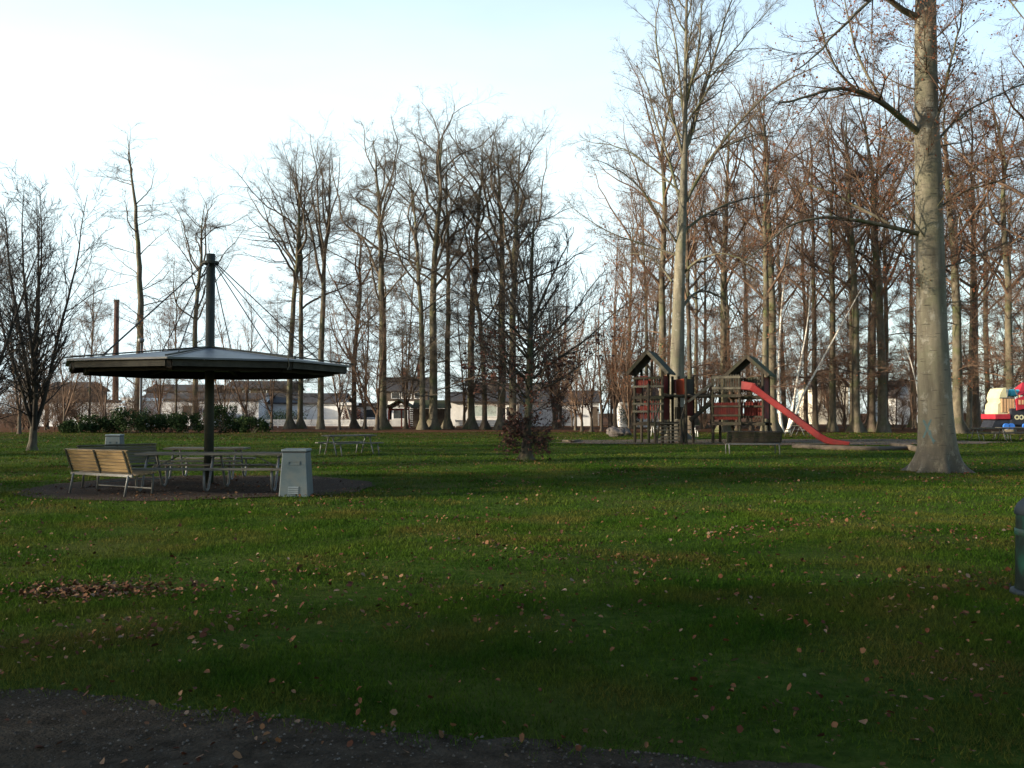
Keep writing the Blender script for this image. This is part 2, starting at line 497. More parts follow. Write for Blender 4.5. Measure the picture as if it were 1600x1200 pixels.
# the path by the photographer's feet
def path_edge(x):
    return 4.52 - .3 * x + .05 * math.sin(x * 1.7) + .03 * math.sin(x * 5.1 + 1) + .025 * math.sin(x * 11.3) + .018 * math.sin(x * 23.0 + 2)
pv, pq = [], []
pxs = np.linspace(-14, 10, 361)
for i, x in enumerate(pxs):
    e = path_edge(x)
    for k in range(7):
        y = e - k * .62
        z = float(gz(x, y)) + .012 - (.012 if k == 0 else 0)
        pv.append((x, y, z))
    if i:
        for k in range(6): pq.append(((i - 1) * 7 + k, i * 7 + k, i * 7 + k + 1, (i - 1) * 7 + k + 1))
tag(link('path', np_mesh('path', pv, np.array(pq), None, M['path'])), kind='structure')

# grass: short blades, thinning out with distance
def in_gravel(x, y):
    return ((x + 6.62) / 3.46) ** 2 + ((y - 20.2) / 3.48) ** 2 < 1 + .10 * rng.normal(0, 1, len(x)) + .06 * np.sin(x * 7) * np.sin(y * 6)
def blades(n, y0, y1, h0, h1, wd):
    y = np.sqrt(rng.random(n) * (y1 ** 2 - y0 ** 2) + y0 ** 2)
    x = (rng.random(n) * 2 - 1) * (y * .60 + 1.2)
    e = 4.52 - .3 * x + .05 * np.sin(x * 1.7) + .03 * np.sin(x * 5.1 + 1) + .10 * np.sin(x * 9 + y * 7) * np.sin(x * 17) + .13 * rng.normal(0, 1, n)
    dens = .5 + .5 * np.sin(x * 1.9 + 2 * np.sin(y * 1.3)) * np.sin(y * 2.3 + 1.5 * np.sin(x * 1.1))
    k = (y > e) & ~in_gravel(x, y) & (rng.random(n) < .22 + .95 * dens)
    x, y = x[k], y[k]
    n = len(x)
    hh = (h0 + (h1 - h0) * rng.random(n) ** 1.6) * (.75 + .5 * dens[k])
    a = rng.random(n) * 2 * PI
    b = rng.random(n) * 2 * PI
    ln = hh * (.2 + .9 * rng.random(n))
    ww = wd * (.6 + .8 * rng.random(n))
    z = gz(x, y) - .004
    p0 = np.stack([x - ww * np.cos(a), y - ww * np.sin(a), z], 1)
    p1 = np.stack([x + ww * np.cos(a), y + ww * np.sin(a), z], 1)
    p2 = np.stack([x + ln * np.cos(b), y + ln * np.sin(b), z + hh], 1)
    return np.stack([p0, p1, p2], 1).reshape(-1, 3)
V = np.concatenate([blades(300000, 4.2, 8.5, .015, .052, .0030), blades(260000, 8.5, 15, .018, .058, .0046),
                    blades(200000, 15, 28, .02, .075, .008), blades(120000, 28, 50, .02, .08, .015), blades(90000, 50, 76, .02, .075, .026)])
g = link('grass', np_mesh('grass', V, None, np.arange(len(V)).reshape(-1, 3), M['grass'], smooth=False))
tag(g, 'short green lawn grass between the path and the trees', 'grass', kind='stuff')

def pebbles(n):
    x = rng.uniform(-4.5, 2.2, n); y = 4.5 - .3 * x - rng.random(n) ** 1.3 * 1.9
    a = rng.random(n // 2) * 2 * PI; r = np.sqrt(rng.random(n // 2)) * 3.4
    x = np.concatenate([x, -6.7 + r * np.cos(a)]); y = np.concatenate([y, 20.2 + r * np.sin(a)])
    m = len(x)
    z = gz(x, y) + .012
    s = np.where(y > 10, .014, .007) * (.4 + 1.3 * rng.random(m) ** 2)
    rot = rng.random(m) * 6.28
    c, d = np.cos(rot) * s, np.sin(rot) * s
    q = .6 + .6 * rng.random(m)
    V = np.stack([np.stack([x + c, y + d, z], 1), np.stack([x - d * q, y + c * q, z], 1), np.stack([x - c, y - d, z], 1), np.stack([x + d * q, y - c * q, z], 1),
                  np.stack([x + c * .4, y + d * .3, z + s * .8], 1), np.stack([x - c * .3, y - d * .4, z + s * .7], 1)], 1).reshape(-1, 3)
    i = np.arange(m)[:, None] * 6
    T = np.concatenate([i + np.array([t]) for t in ((0, 1, 4), (1, 5, 4), (1, 2, 5), (2, 3, 5), (3, 4, 5), (3, 0, 4))])
    o = link('gravel', np_mesh('gravel', V, None, T, mat('pebble', (.03, .025, .02), (.10, .09, .075), 30, .9, island=.5, spec=.1), smooth=True))
    tag(o, 'small loose stones on the dirt path and round the canopy pole', 'gravel', kind='stuff')
pebbles(5200)
def leaf_quads(pos, size, r_, flat=None):
    """one folded two-face leaf for each position; flat = how far the leaf may tilt from lying down (None: any way)"""
    n = len(pos)
    a = r_.random(n) * 2 * PI
    if flat is None:
        d = r_.normal(0, 1, (n, 3)); d /= np.linalg.norm(d, axis=1)[:, None]
        e = r_.normal(0, 1, (n, 3)); e -= (e * d).sum(1)[:, None] * d; e /= np.linalg.norm(e, axis=1)[:, None]
    else:
        d = np.stack([np.cos(a), np.sin(a), r_.normal(0, flat, n)], 1); d /= np.linalg.norm(d, axis=1)[:, None]
        e = np.stack([-np.sin(a), np.cos(a), r_.normal(0, flat, n)], 1); e -= (e * d).sum(1)[:, None] * d; e /= np.linalg.norm(e, axis=1)[:, None]
    nn = np.cross(d, e)
    s = (size * (.6 + .8 * r_.random(n)))[:, None]
    wv = .36 * s * (0.7 + .6 * r_.random(n))[:, None]
    fold = (.25 * r_.random(n))[:, None] * s
    bend = (1.0 * r_.random(n) - .35)[:, None] * s
    v0 = pos - d * s * .5
    v1 = pos + d * s * .5 + nn * bend * .8
    a1, a2 = pos - d * s * .2 + nn * fold, pos + d * s * .2 + nn * (fold + bend * .4)
    V = np.stack([v0, a1 + e * wv * .85, a2 + e * wv, v1, a2 - e * wv, a1 - e * wv * .85], 1).reshape(-1, 3)
    i = np.arange(n)[:, None] * 6
    T = np.concatenate([i + np.array([[0, 1, 2, 3]]), i + np.array([[0, 3, 4, 5]])])
    return V, T
def scatter_leaves():
    P = []
    def band(n, y0, y1):
        y = np.sqrt(rng.random(n) * (y1 ** 2 - y0 ** 2) + y0 ** 2)
        x = (rng.random(n) * 2 - 1) * (y * .60 + 1.2)
        c = np.sin(x * 1.1 + 1.7 * np.sin(y * .7)) * np.sin(y * 1.3 + 1.3 * np.sin(x * .8))
        k = rng.random(n) < .12 + .88 * np.clip(c, 0, 1) ** 1.5
        P.append(np.stack([x[k], y[k]], 1))
    band(11000, 3.2, 14); band(18000, 14, 30); band(12000, 30, 66); band(14000, 44, 78)
    for (px, py, sx, sy, n) in ((140, 930, .46, .24, 800), (250, 915, .6, .3, 90), (500, 930, .9, .35, 70), (300, 975, .5, .3, 60), (250, 1015, .5, .2, 45), (620, 960, .7, .5, 60),
                                (850, 985, .5, .3, 40), (1480, 950, .6, .7, 90), (940, 905, .8, .5, 60), (1090, 895, .9, .6, 70), (1200, 960, .7, .5, 50), (470, 778, .5, .2, 60), (1470, 750, 1.2, .8, 120)):
        p = gnd(px, py)
        P.append(np.stack([p[0] + rng.normal(0, sx, n), p[1] + rng.normal(0, sy, n)], 1))
    for k in range(90):                 # leaves gathered along the path's edge
        x = rng.uniform(-5, 4)
        P.append(np.array([[x, path_edge(x) + rng.normal(.03, .1)]]))
    P = np.concatenate(P)
    P = P[P[:, 1] > 2.5]
    z = gz(P[:, 0], P[:, 1])
    lift = np.where(P[:, 1] > 4.52 - .3 * P[:, 0], .022 + .028 * rng.random(len(P)), .020)
    pos = np.stack([P[:, 0], P[:, 1], z + lift], 1)
    V, T = leaf_quads(pos, (.031 + .0006 * P[:, 1]) * (.55 + .8 * rng.random(len(P))), rng, .45)
    o = link('fallen_leaves', np_mesh('fallen_leaves', V, T, None, M['fallen'], smooth=False))
    tag(o, 'brown and tan fallen leaves strewn over the lawn', 'fallen leaves', kind='stuff')
scatter_leaves()

# ------------------------------------------------------------------ trees
def norm(a):
    return a / np.maximum(np.linalg.norm(a, axis=-1, keepdims=True), 1e-9)
def grow(start, d, length, r0, k, up=.1, wig=.12, r_=rng, tip=.25, sag=None):
    n = len(start)
    P = np.zeros((n, k, 3)); P[:, 0] = start
    d = norm(d)
    upv = np.zeros((n, 3)); upv[:, 2] = 1
    for i in range(1, k):
        u = up if sag is None else up + sag * (i / k)
        d = norm(d + upv * u + r_.normal(0, wig, (n, 3)))
        P[:, i] = P[:, i - 1] + d * (length / (k - 1))[:, None]
    t = np.linspace(0, 1, k)
    Rr = r0[:, None] * (1 - (1 - tip) * t)[None, :]
    return P, Rr
def spawn(P, Rr, n, t0, t1, a0, a1, lr, rr, k, up, wig, r_, lmin=.0, tip=.25, flat=.0, shrink=.55, per=None):
    """n children on each branch of (P, Rr)"""
    N, K, _ = P.shape
    t = (np.arange(n)[None, :] + r_.random((N, n))) / n
    t = t0 + (t1 - t0) * t
    t = t.ravel()
    j = np.repeat(np.arange(N), n)
    if per is not None:
        keep = r_.random(len(j)) < np.clip(per[j], 0, 1)
        t, j = t[keep], j[keep]
    x = t * (K - 1)
    i = np.minimum(x.astype(int), K - 2)
    f = (x - i)[:, None]
    A, B = P[j, i], P[j, i + 1]
    s = A + (B - A) * f
    T = norm(B - A)
    rad = Rr[j, i] + (Rr[j, i + 1] - Rr[j, i]) * f[:, 0]
    L = np.linalg.norm(np.diff(P, axis=1), axis=2).sum(1)[j]
    q = r_.normal(0, 1, (len(j), 3))
    q[:, 2] *= 1 - flat
    q = norm(q - (q * T).sum(1)[:, None] * T)
    a = a0 + (a1 - a0) * r_.random(len(j))
    d = T * np.cos(a)[:, None] + q * np.sin(a)[:, None]
    ln = np.maximum(L * lr * (1 - shrink * t) * (.55 + .9 * r_.random(len(j))), lmin)
    return grow(s, d, ln, np.minimum(rad * .8, rad * rr * (.7 + .6 * r_.random(len(j))) + .0), k, up, wig, r_, tip)
def tubes(groups):
    """groups of (P, R, sides) -> vertices and quads"""
    VV, QQ, off = [], [], 0
    for P, Rr, S in groups:
        N, K, _ = P.shape
        if N == 0: continue
        T = np.zeros_like(P)
        T[:, 1:-1] = P[:, 2:] - P[:, :-2]
        T[:, 0] = P[:, 1] - P[:, 0]; T[:, -1] = P[:, -1] - P[:, -2]
        T = norm(T)
        mean = norm(P[:, -1] - P[:, 0])
        ref = np.where(np.abs(mean[:, 2:3]) < .8, np.array([[0., 0, 1]]), np.array([[1., 0, 0]]))
        U = norm(ref[:, None, :] - (T * ref[:, None, :]).sum(2)[..., None] * T)
        W = np.cross(T, U)
        ang = np.arange(S) * 2 * PI / S
        V = P[:, :, None, :] + Rr[:, :, None, None] * (U[:, :, None, :] * np.cos(ang)[None, None, :, None] + W[:, :, None, :] * np.sin(ang)[None, None, :, None])
        idx = np.arange(N * K * S).reshape(N, K, S) + off
        nx = np.roll(idx, -1, axis=2)
        Q = np.stack([idx[:, :-1], nx[:, :-1], nx[:, 1:], idx[:, 1:]], -1).reshape(-1, 4)
        VV.append(V.reshape(-1, 3)); QQ.append(Q); off += N * K * S
    return np.concatenate(VV), np.concatenate(QQ)
def resample(pts, rad, k):
    pts, rad = np.asarray(pts, float), np.asarray(rad, float)
    s = np.concatenate([[0], np.cumsum(np.linalg.norm(np.diff(pts, axis=0), axis=1))])
    u = np.linspace(0, s[-1], k)
    P = np.stack([np.interp(u, s, pts[:, c]) for c in range(3)], 1)
    for _ in range(2): P[1:-1] = .25 * P[:-2] + .5 * P[1:-1] + .25 * P[2:]
    return P, np.interp(u, s, rad)
def trunk_mesh(name, P, Rr, S, m, flare=.5, lobes=5, r_=rng, rough=.03, fl_h=.9):
    """a trunk with a flared, buttressed foot"""
    K = len(P)
    ph = r_.random(8) * 6.3
    ang = np.arange(S) * 2 * PI / S
    V = []
    for i in range(K):
        h = P[i, 2]
        fl = flare * math.exp(-max(h, 0) / (fl_h * .45))
        toe = 2.4 * flare * math.exp(-max(h, 0) / (fl_h * .2)) * np.clip(np.sin(lobes * ang + ph[0] + .6 * np.sin(2 * ang + ph[4])), 0, 1) ** 1.6
        lob = 1 + fl * (1 + .4 * np.sin(lobes * ang + ph[0] + .6 * np.sin(2 * ang + ph[4])) + .3 * np.sin((lobes - 2) * ang + ph[1])) + toe \
            + rough * (np.sin(3 * ang + ph[2] + h * .5) + .7 * np.sin(5 * ang + ph[3] - h * .8)) + r_.normal(0, rough * .12, S)
        rr = Rr[i] * lob
        V.append(np.stack([P[i, 0] + rr * np.cos(ang), P[i, 1] + rr * np.sin(ang), np.full(S, h)], 1))
    idx = np.arange(K * S).reshape(K, S)
    nx = np.roll(idx, -1, axis=1)
    Q = np.stack([idx[:-1], nx[:-1], nx[1:], idx[1:]], -1).reshape(-1, 4)
    return np_mesh(name, np.concatenate(V), Q, None, m)
def leaves_on(P, n, size, r_, zmax=None, jit=.12, zmin=None):
    N, K, _ = P.shape
    j = r_.integers(0, N, n)
    t = r_.random(n) * (K - 1)
    i = np.minimum(t.astype(int), K - 2)
    f = (t - i)[:, None]
    p = P[j, i] + (P[j, i + 1] - P[j, i]) * f + r_.normal(0, jit, (n, 3))
    if zmax is not None:
        k = r_.random(n) < np.clip((zmax - p[:, 2]) / (zmax * .35), 0, 1)
        p = p[k]
    if zmin is not None: p = p[p[:, 2] > zmin]
    return leaf_quads(p, size, r_)

def tall_tree(seed, H=28, r0=.42, clear=.42, n_up=15, n_low=22, up_a=(.4, .95), up_len=.36, low_len=.13, dens=1.0, fork=0, bark='beech', twig='twig', lean=.0, leaves=0, wig=.10, twr=.0075):
    r_ = np.random.default_rng(seed)
    k = 26
    z = np.linspace(0, 1, k)
    wob = np.cumsum(np.cumsum(r_.normal(0, .022, (k, 2)), axis=0) * .5 + r_.normal(0, .08, (k, 2)), axis=0) * (z[:, None])
    P = np.stack([wob[:, 0] + lean * z * z, wob[:, 1], z * H], 1)
    Rr = r0 * (1 - .42 * z) * (1 - z ** 3.2 * .93)
    tr = trunk_mesh('trunk', P, Rr, 10, M[bark], .5, 5, r_)
    T0, R0 = P[None], Rr[None]
    g = []
    # ascending limbs of the head
    n1 = n_up
    t = clear + (.97 - clear) * (np.arange(n1) + r_.random(n1)) / n1
    def from_trunk(t, a, ln, rad, kk, up, wg):
        x = t * (k - 1); i = np.minimum(x.astype(int), k - 2); f = (x - i)[:, None]
        s = P[i] + (P[i + 1] - P[i]) * f
        ph = r_.random(len(t)) * .9 + np.arange(len(t)) * 2.4
        d = np.stack([np.sin(a) * np.cos(ph), np.sin(a) * np.sin(ph), np.cos(a)], 1)
        return grow(s, d, ln, np.minimum(rad, np.interp(t, z, Rr) * .75), kk, up, wg, r_, .15)
    t = clear + (.90 - clear) * (np.arange(n1) + r_.random(n1)) / n1
    rem = (1 - t) * H
    q = (t - clear) / (1 - clear)
    a = up_a[0] + (up_a[1] - up_a[0]) * r_.random(n1) * (1 - .5 * q)
    ln = np.minimum(rem * (.95 + .25 * r_.random(n1)) + H * .03, H * up_len * (.75 + .5 * r_.random(n1)))
    B1, S1 = from_trunk(t, a, ln, .0095 * ln + .014, 13, .06, wig + .03)
    # thin level sprays all the way up the trunk
    t = .10 + (.9 - .10) * r_.random(n_low)
    a = 1.0 + .6 * r_.random(n_low)
    ln = H * low_len * (.25 + r_.random(n_low)) * (1.15 - .6 * t)
    B2, S2 = from_trunk(t, a, ln, .009 * ln + .004, 10, .02, wig + .04)
    g += [(B1, S1, 6), (B2, S2, 4)]
    d = dens
    C1, c1 = spawn(B1, S1, int(9 * d), .2, .98, .35, 1.0, .40, .5, 7, .04, .17, r_, .9)
    C2, c2 = spawn(B2, S2, int(9 * d), .15, .98, .5, 1.0, .46, .6, 7, .02, .16, r_, .5, flat=.8)
    lv = np.concatenate([np.zeros(len(C1)), np.ones(len(C2))])
    Cc, cc = np.concatenate([C1, C2]), np.concatenate([c1, c2])
    cc = np.maximum(cc, .008)
    g.append((Cc, cc, 4))
    D, dd = spawn(Cc, cc, int(6.5 * d), .1, 1, .45, 1.05, .52, .6, 5, .02, .18, r_, .4, flat=.45)
    dd = np.maximum(dd, .006) * np.linspace(1, .7, 5)[None]
    g.append((D, dd, 3))
    E, ee = spawn(D, dd, max(3, int(6 * d)), .1, 1, .45, 1.1, .62, .7, 3, .01, .2, r_, .32, flat=.4)
    ee = np.clip(ee, twr * .6, twr) * np.linspace(1, .6, 3)[None]
    g.append((E, ee, 3))
    V, Q = tubes(g)
    cr = np_mesh('crown', V, Q, None, M[twig])
    lf = None
    if leaves:
        V, T = leaves_on(E, leaves, np.full(1, .11), r_, jit=.15)
        lf = np_mesh('leaves', V, T, None, M['rust_leaf'], smooth=False)
    return dict(H=H, trunk=tr, crown=cr, leaves=lf)

def bushy_tree(seed, H=11, r0=.2, stems=5, fork_z=1.0, spread=.35, dens=1.0, bark='dark_bark', twig='twig_dark', leaves=0, k1=10, twr=.0065, low=True):
    """stems parting low down, twiggy all the way up"""
    r_ = np.random.default_rng(seed)
    k = 8
    z = np.linspace(0, 1, k)
    P = np.stack([np.cumsum(r_.normal(0, .02, k)), np.cumsum(r_.normal(0, .02, k)), z * fork_z * 1.25], 1)
    Rr = r0 * (1.0 - .3 * z)
    tr = trunk_mesh('trunk', P, Rr, 10, M[bark], .4, 4, r_, fl_h=.6)
    ph = np.arange(stems) * 2 * PI / stems + r_.random(stems) * .8
    a = spread * (.25 + .9 * r_.random(stems)); a[0] = .05
    d = np.stack([np.sin(a) * np.cos(ph), np.sin(a) * np.sin(ph), np.cos(a)], 1)
    st = np.tile(P[-3], (stems, 1)); st[:, 2] -= r_.random(stems) * fork_z * .3
    ln = (H - fork_z) * (.75 + .3 * r_.random(stems)); ln[0] = H - fork_z
    B, b = grow(st, d, ln, r0 * (.45 + .25 * r_.random(stems)), 14, .06, .05, r_, .1)
    g = [(B, b, 7)]
    C1, c1 = spawn(B, b, int(24 * dens), .08, .98, .45, 1.1, .30, .45, 8, .06, .10, r_, .5, shrink=.6)
    g.append((C1, c1, 4))
    D, dd = spawn(C1, np.maximum(c1, .010), int(7 * dens), .1, 1, .4, .9, .42, .6, 5, .05, .14, r_, .35)
    dd = np.maximum(dd, .007)
    g.append((D, dd, 3))
    E, ee = spawn(D, dd, max(3, int(4.5 * dens)), .1, 1, .35, .9, .55, .7, 4, .04, .16, r_, .2)
    ee = np.clip(ee, twr * .5, twr) * np.linspace(1, .6, 4)[None]
    g.append((E, ee, 3))
    V, Q = tubes(g)
    cr = np_mesh('crown', V, Q, None, M[twig])
    lf = None
    if leaves:
        V, T = leaves_on(E, leaves, np.full(1, .11), r_, jit=.12)
        lf = np_mesh('leaves', V, T, None, M['rust_leaf'], smooth=False)
    return dict(H=H, trunk=tr, crown=cr, leaves=lf)

PROTO = {}
for i in range(5):
    PROTO['tall%d' % i] = tall_tree(100 + i, H=28, wig=.13, r0=(.29, .32, .27, .31, .29)[i], clear=(.42, .36, .5, .45, .4)[i], n_up=(12, 14, 11, 12, 13)[i], n_low=(34, 44, 28, 46, 38)[i], low_len=.19, up_len=(.36, .34, .4, .36, .32)[i], dens=1.0)
for i in range(3):
    PROTO['wood%d' % i] = tall_tree(200 + i, H=30, r0=(.31, .27, .33)[i], clear=(.36, .32, .4)[i], n_up=14, n_low=26, up_len=.33, low_len=.17, dens=1.0, twig='twig_red', leaves=(1100, 2200, 700)[i], up_a=(.45, 1.0), bark=('beech', 'brown_bark', 'beech')[i])
PROTO['vee'] = tall_tree(301, H=28, r0=.28, clear=.5, n_up=9, n_low=22, up_a=(.22, .42), up_len=.46, dens=1.0)
PROTO['sparse'] = tall_tree(302, H=28, r0=.25, clear=.30, n_up=10, n_low=22, up_a=(.8, 1.25), up_len=.13, low_len=.2, dens=.75)
PROTO['thin'] = tall_tree(303, H=20, r0=.18, clear=.3, n_up=12, n_low=40, up_a=(.4, .8), up_len=.3, low_len=.22, dens=.95, twig='twig_red', bark='brown_bark')
for i in range(2):
    PROTO['young%d' % i] = bushy_tree(400 + i, H=13, r0=.16, stems=3 + i, fork_z=1.6, spread=.38, dens=1.0, bark='brown_bark', twig='twig_red', leaves=(0, 700)[i])
PROTO['brush'] = bushy_tree(410, H=5, r0=.07, stems=9, fork_z=.25, spread=.55, dens=.7, bark='dark_bark', twig='twig_red', twr=.009)
PROTO['multi'] = bushy_tree(411, H=11.5, r0=.17, stems=7, fork_z=1.3, spread=.36, dens=1.2, bark='dark_bark', twig='twig_dark')

N_TREES = [0]
def place(kind, px, d, top=None, label='', h=None, wf=1.0, rot=None, group=None, name='bare_tree', x=None, tilt=(0, 0)):
    p = PROTO[kind]
    X = at(px, HZ, d)[0] if x is None else x
    if h is None: h = at(px, top, d)[2]
    s = h / p['H']
    rz = random.uniform(0, 6.28) if rot is None else rot
    e = empty(name, (X, d, float(gz(X, d)) - .03), rz)
    e.rotation_euler = (tilt[0], tilt[1], rz)
    e.scale = (s * wf, s * wf, s)
    tag(e, label, 'tree', group)
    for part in ('trunk', 'crown', 'leaves'):
        if p[part] is not None: link(part, p[part], e)
    N_TREES[0] += 1
    return e

# --- the row of trees along the far side of the lawn
ROW = 'bare trees in the row before the white houses'
for a in (
    ('sparse', 215, 90, 222, 'tall lone tree with short stubby branches beside the grey lamp pole', .95),
    ('tall0', 305, 92, 312, 'bare tree rising just behind the pole of the canopy', .8),
    ('tall2', 452, 92, 238, 'pale trunk of the twin pair just beyond the canopy, the one nearer the canopy', .72),
    ('tall3', 469, 93, 262, 'pale trunk of the twin pair just beyond the canopy, the one farther from it', .62),
    ('vee', 501, 91, 240, 'straight tree with a narrow V shaped head next to the twin pale trunks', .75),
    ('thin', 553, 94, 335, 'slim shorter tree with level twigs between the V headed tree and the thick cluster', .9),
    ('tall1', 598, 88, 214, 'thick dark trunk with a bushy foot in the row before the houses', .8),
    ('tall4', 660, 86, 262, 'dark trunk standing before the mossy red shed', .7),
    ('tall0', 677, 87, 186, 'tallest tree of the row, pale trunk hiding the middle of the mossy shed', .85),
    ('tall2', 699, 90, 232, 'slender tree at the end of the mossy shed roof', .7),
    ('thin', 757, 90, 300, 'thin straight trunk before the wide window of the white house', .8),
    ('tall3', 783, 89, 208, 'tall dark trunk standing between the thin trunk and the young copper beech', .8),
    ('tall1', 801, 87, 212, 'tall trunk directly behind the young copper beech', .75),
):
    place(a[0], a[1], a[2], a[3], a[4], wf=a[5] * 1.55, group=ROW)
# the leaning one
place('tall4', 737, 91, 206, 'tree whose mossy foot leans away from the white house window', wf=1.2, group=ROW, tilt=(0, R(-2.6)))
# multi stemmed trees on the open lawn side
place('multi', 52, 40, 285, 'dark many stemmed tree standing on the lawn near the far bin', name='bare_tree', rot=.6)
place('multi', -50, 31, 310, 'dark trunk cut by the edge of the photo, nearer than the many stemmed tree', rot=2.6)
place('young0', 590, 86, 420, 'low many stemmed tree at the foot of the thick dark trunk', wf=1.1)
place('young1', 962, 78, 330, 'forked pale trunk with rusty twigs beside the heap of stones', wf=.85)
place('young0', 940, 80, 400, 'slight leaning tree with a curved stem, before the grey end wall', wf=.7)
place('young0', 900, 84, 420, 'thin tree behind the copper beech, before the grey end wall', wf=.7)
GL = 'low twiggy trees between the lawn and the houses'
for px, d, top, kd in ((100, 80, 440, 'young0'), (140, 88, 420, 'thin'), (165, 78, 470, 'young0'), (250, 86, 460, 'young1'), (275, 92, 430, 'thin'), (350, 84, 450, 'young0'), (385, 90, 420, 'young0'),
                       (425, 88, 450, 'young0'), (530, 86, 440, 'young0'), (570, 92, 400, 'young1'), (635, 92, 380, 'young1'), (725, 94, 400, 'young0'), (870, 92, 380, 'young0'), (30, 70, 380, 'young0'), (-30, 75, 330, 'thin'), (75, 92, 430, 'young0')):
    place(kd, px, d, top, 'low twiggy tree growing among the row before the houses', wf=.8, group=GL, name='young_tree')

# --- the wood behind the playground
for a in (
    ('wood0', 1036, 74, 110, 'brown trunk just beyond the pale leaning beech, over the gabled hut by the steps', .75),
    ('wood1', 1078, 72, 150, 'dark narrow trunk standing close behind the tall pale beech', .6),
    ('wood2', 1131, 76, 160, 'tall trunk rising behind the gap between the two play huts', .7),
    ('wood0', 1196, 70, 140, 'mossy trunk behind the gabled roof over the slide', .7),
    ('wood2', 1208, 72, 120, 'thickest trunk behind the slide tower, next to the white birches', .75),
    ('wood1', 1274, 82, 190, 'slim trunk between the birches and the cream house', .7),
    ('wood0', 1301, 80, 170, 'slim trunk in front of the cream house', .7),
    ('wood2', 1338, 76, 150, 'yellowish trunk with a green mossy foot beyond the slide end', .8),
    ('wood1', 1363, 79, 160, 'paler of the two trunks close together beyond the slide end', .8),
    ('wood0', 1379, 77, 130, 'thick dark trunk next to the paler one beyond the slide end', .9),
    ('wood2', 1497, 72, 130, 'thick trunk just past the big beech, behind the picnic tables', .9),
    ('wood1', 1526, 80, 150, 'thinner yellowish trunk behind the picnic tables', .8),
    ('wood0', 1578, 70, 120, 'yellow green trunk rising behind the play train', .75),
    ('wood2', 1640, 66, 60, 'tree beyond the photo edge whose branches reach over the play train', 1.1),
):
    place(a[0], a[1], a[2], a[3], a[4], wf=a[5] * 1.4, group='bare beeches of the wood')
GW = 'slim trunks massed deep in the wood'
rr = random.Random(11)
for i in range(22):
    px = 985 + i * 31 + rr.uniform(-9, 9)
    place('wood%d' % rr.randrange(3), px, rr.uniform(88, 130), None, 'slim trunk deep in the dense wood behind the playground', h=rr.uniform(25, 32), wf=rr.uniform(.6, 1.05), group=GW, tilt=(0, R(rr.uniform(-2.5, 2.5))))
GU = 'low brown young trees inside the wood'
for i in range(46):
    px = 865 + i * 16.4 + rr.uniform(-9, 9)
    place(rr.choice(['young0', 'young1', 'thin']), px, rr.uniform(72, 118), None, 'low brown twiggy young tree among the trunks of the wood', h=rr.uniform(7, 17), wf=rr.uniform(.8, 1.1), group=GU, name='young_tree')
GB = 'brown brush along the edge of the wood'
for px, d in ((1250, 88), (1275, 86), (1300, 89), (1320, 87), (1342, 90), (1395, 90), (1410, 88), (1510, 92), (1540, 90), (1560, 94), (1180, 92), (1140, 94), (1100, 92), (880, 92), (20, 76), (60, 82), (95, 84)):
    e = place('brush', px, d, None, 'waist high brown brush at the foot of the trunks', h=rr.uniform(2.2, 3.6), wf=1.2, group=GB, name='shrub')
    e['category'] = 'shrub'

rr = random.Random(5)
GH = 'brown brush under the row before the houses'
for i in range(27):
    px = -10 + i * 15.5 + rr.uniform(-7, 7)
    e = place('brush', px, rr.uniform(82, 102), None, 'bare brown twiggy bush among the trunks before the houses', h=rr.uniform(2.5, 6.5), wf=rr.uniform(.9, 1.3), group=GH, name='shrub')
    e['category'] = 'shrub'
# --- trees outside the frame whose shade lies over the lawn
sx_, sy_ = to_sun.x / math.hypot(to_sun.x, to_sun.y), to_sun.y / math.hypot(to_sun.x, to_sun.y)
GS = 'trees beyond the edge of the photo that shade the lawn'
def shade(cross, along, h, kd, wf):
    # cross: where the shadow's axis meets the view axis (metres from camera); along: metres towards the sun
    x, y = sx_ * along, cross + sy_ * along
    place(kd, 0, y, None, 'tree outside the photo towards the low sun', h=h, wf=wf, group=GS, x=x)
for i, (c, al) in enumerate(((1, 24), (3.0, 30), (4.5, 22), (6, 36), (7.5, 50), (2, 48), (5, 55), (-1, 28), (-2, 32), (-5, 40), (0, 62), (4, 70), (31, 34), (30, 48), (21, 70), (50, 85), (60, 80), (70, 95), (64, 100), (76, 90))):
    shade(c, al, 20 + (i * 7) % 9, ('wood0', 'tall1', 'wood1', 'tall3')[i % 4], 1.15)

for i, (x, y, h) in enumerate(((24, 22, 26), (30, 30, 28), (22, 12, 24), (28, 16, 26), (18, 4, 24), (36, 40, 28), (8, -6, 24), (-6, -8, 26), (1, -12, 25), (14, -4, 26))):
    place(('wood0', 'tall1', 'wood2')[i % 3], 0, y, None, 'tree outside the photo beside or behind the photographer', h=h, wf=1.15, group=GS, x=x)
for i, (c, al, h) in enumerate(((22.3, 18, 12), (22.9, 26, 14.5), (21.9, 34, 16), (40.8, 42, 19), (41.6, 52, 21), (24.0, 30, 13))):
    shade(c, al, h, ('young0', 'young1')[i % 2], 1.0)
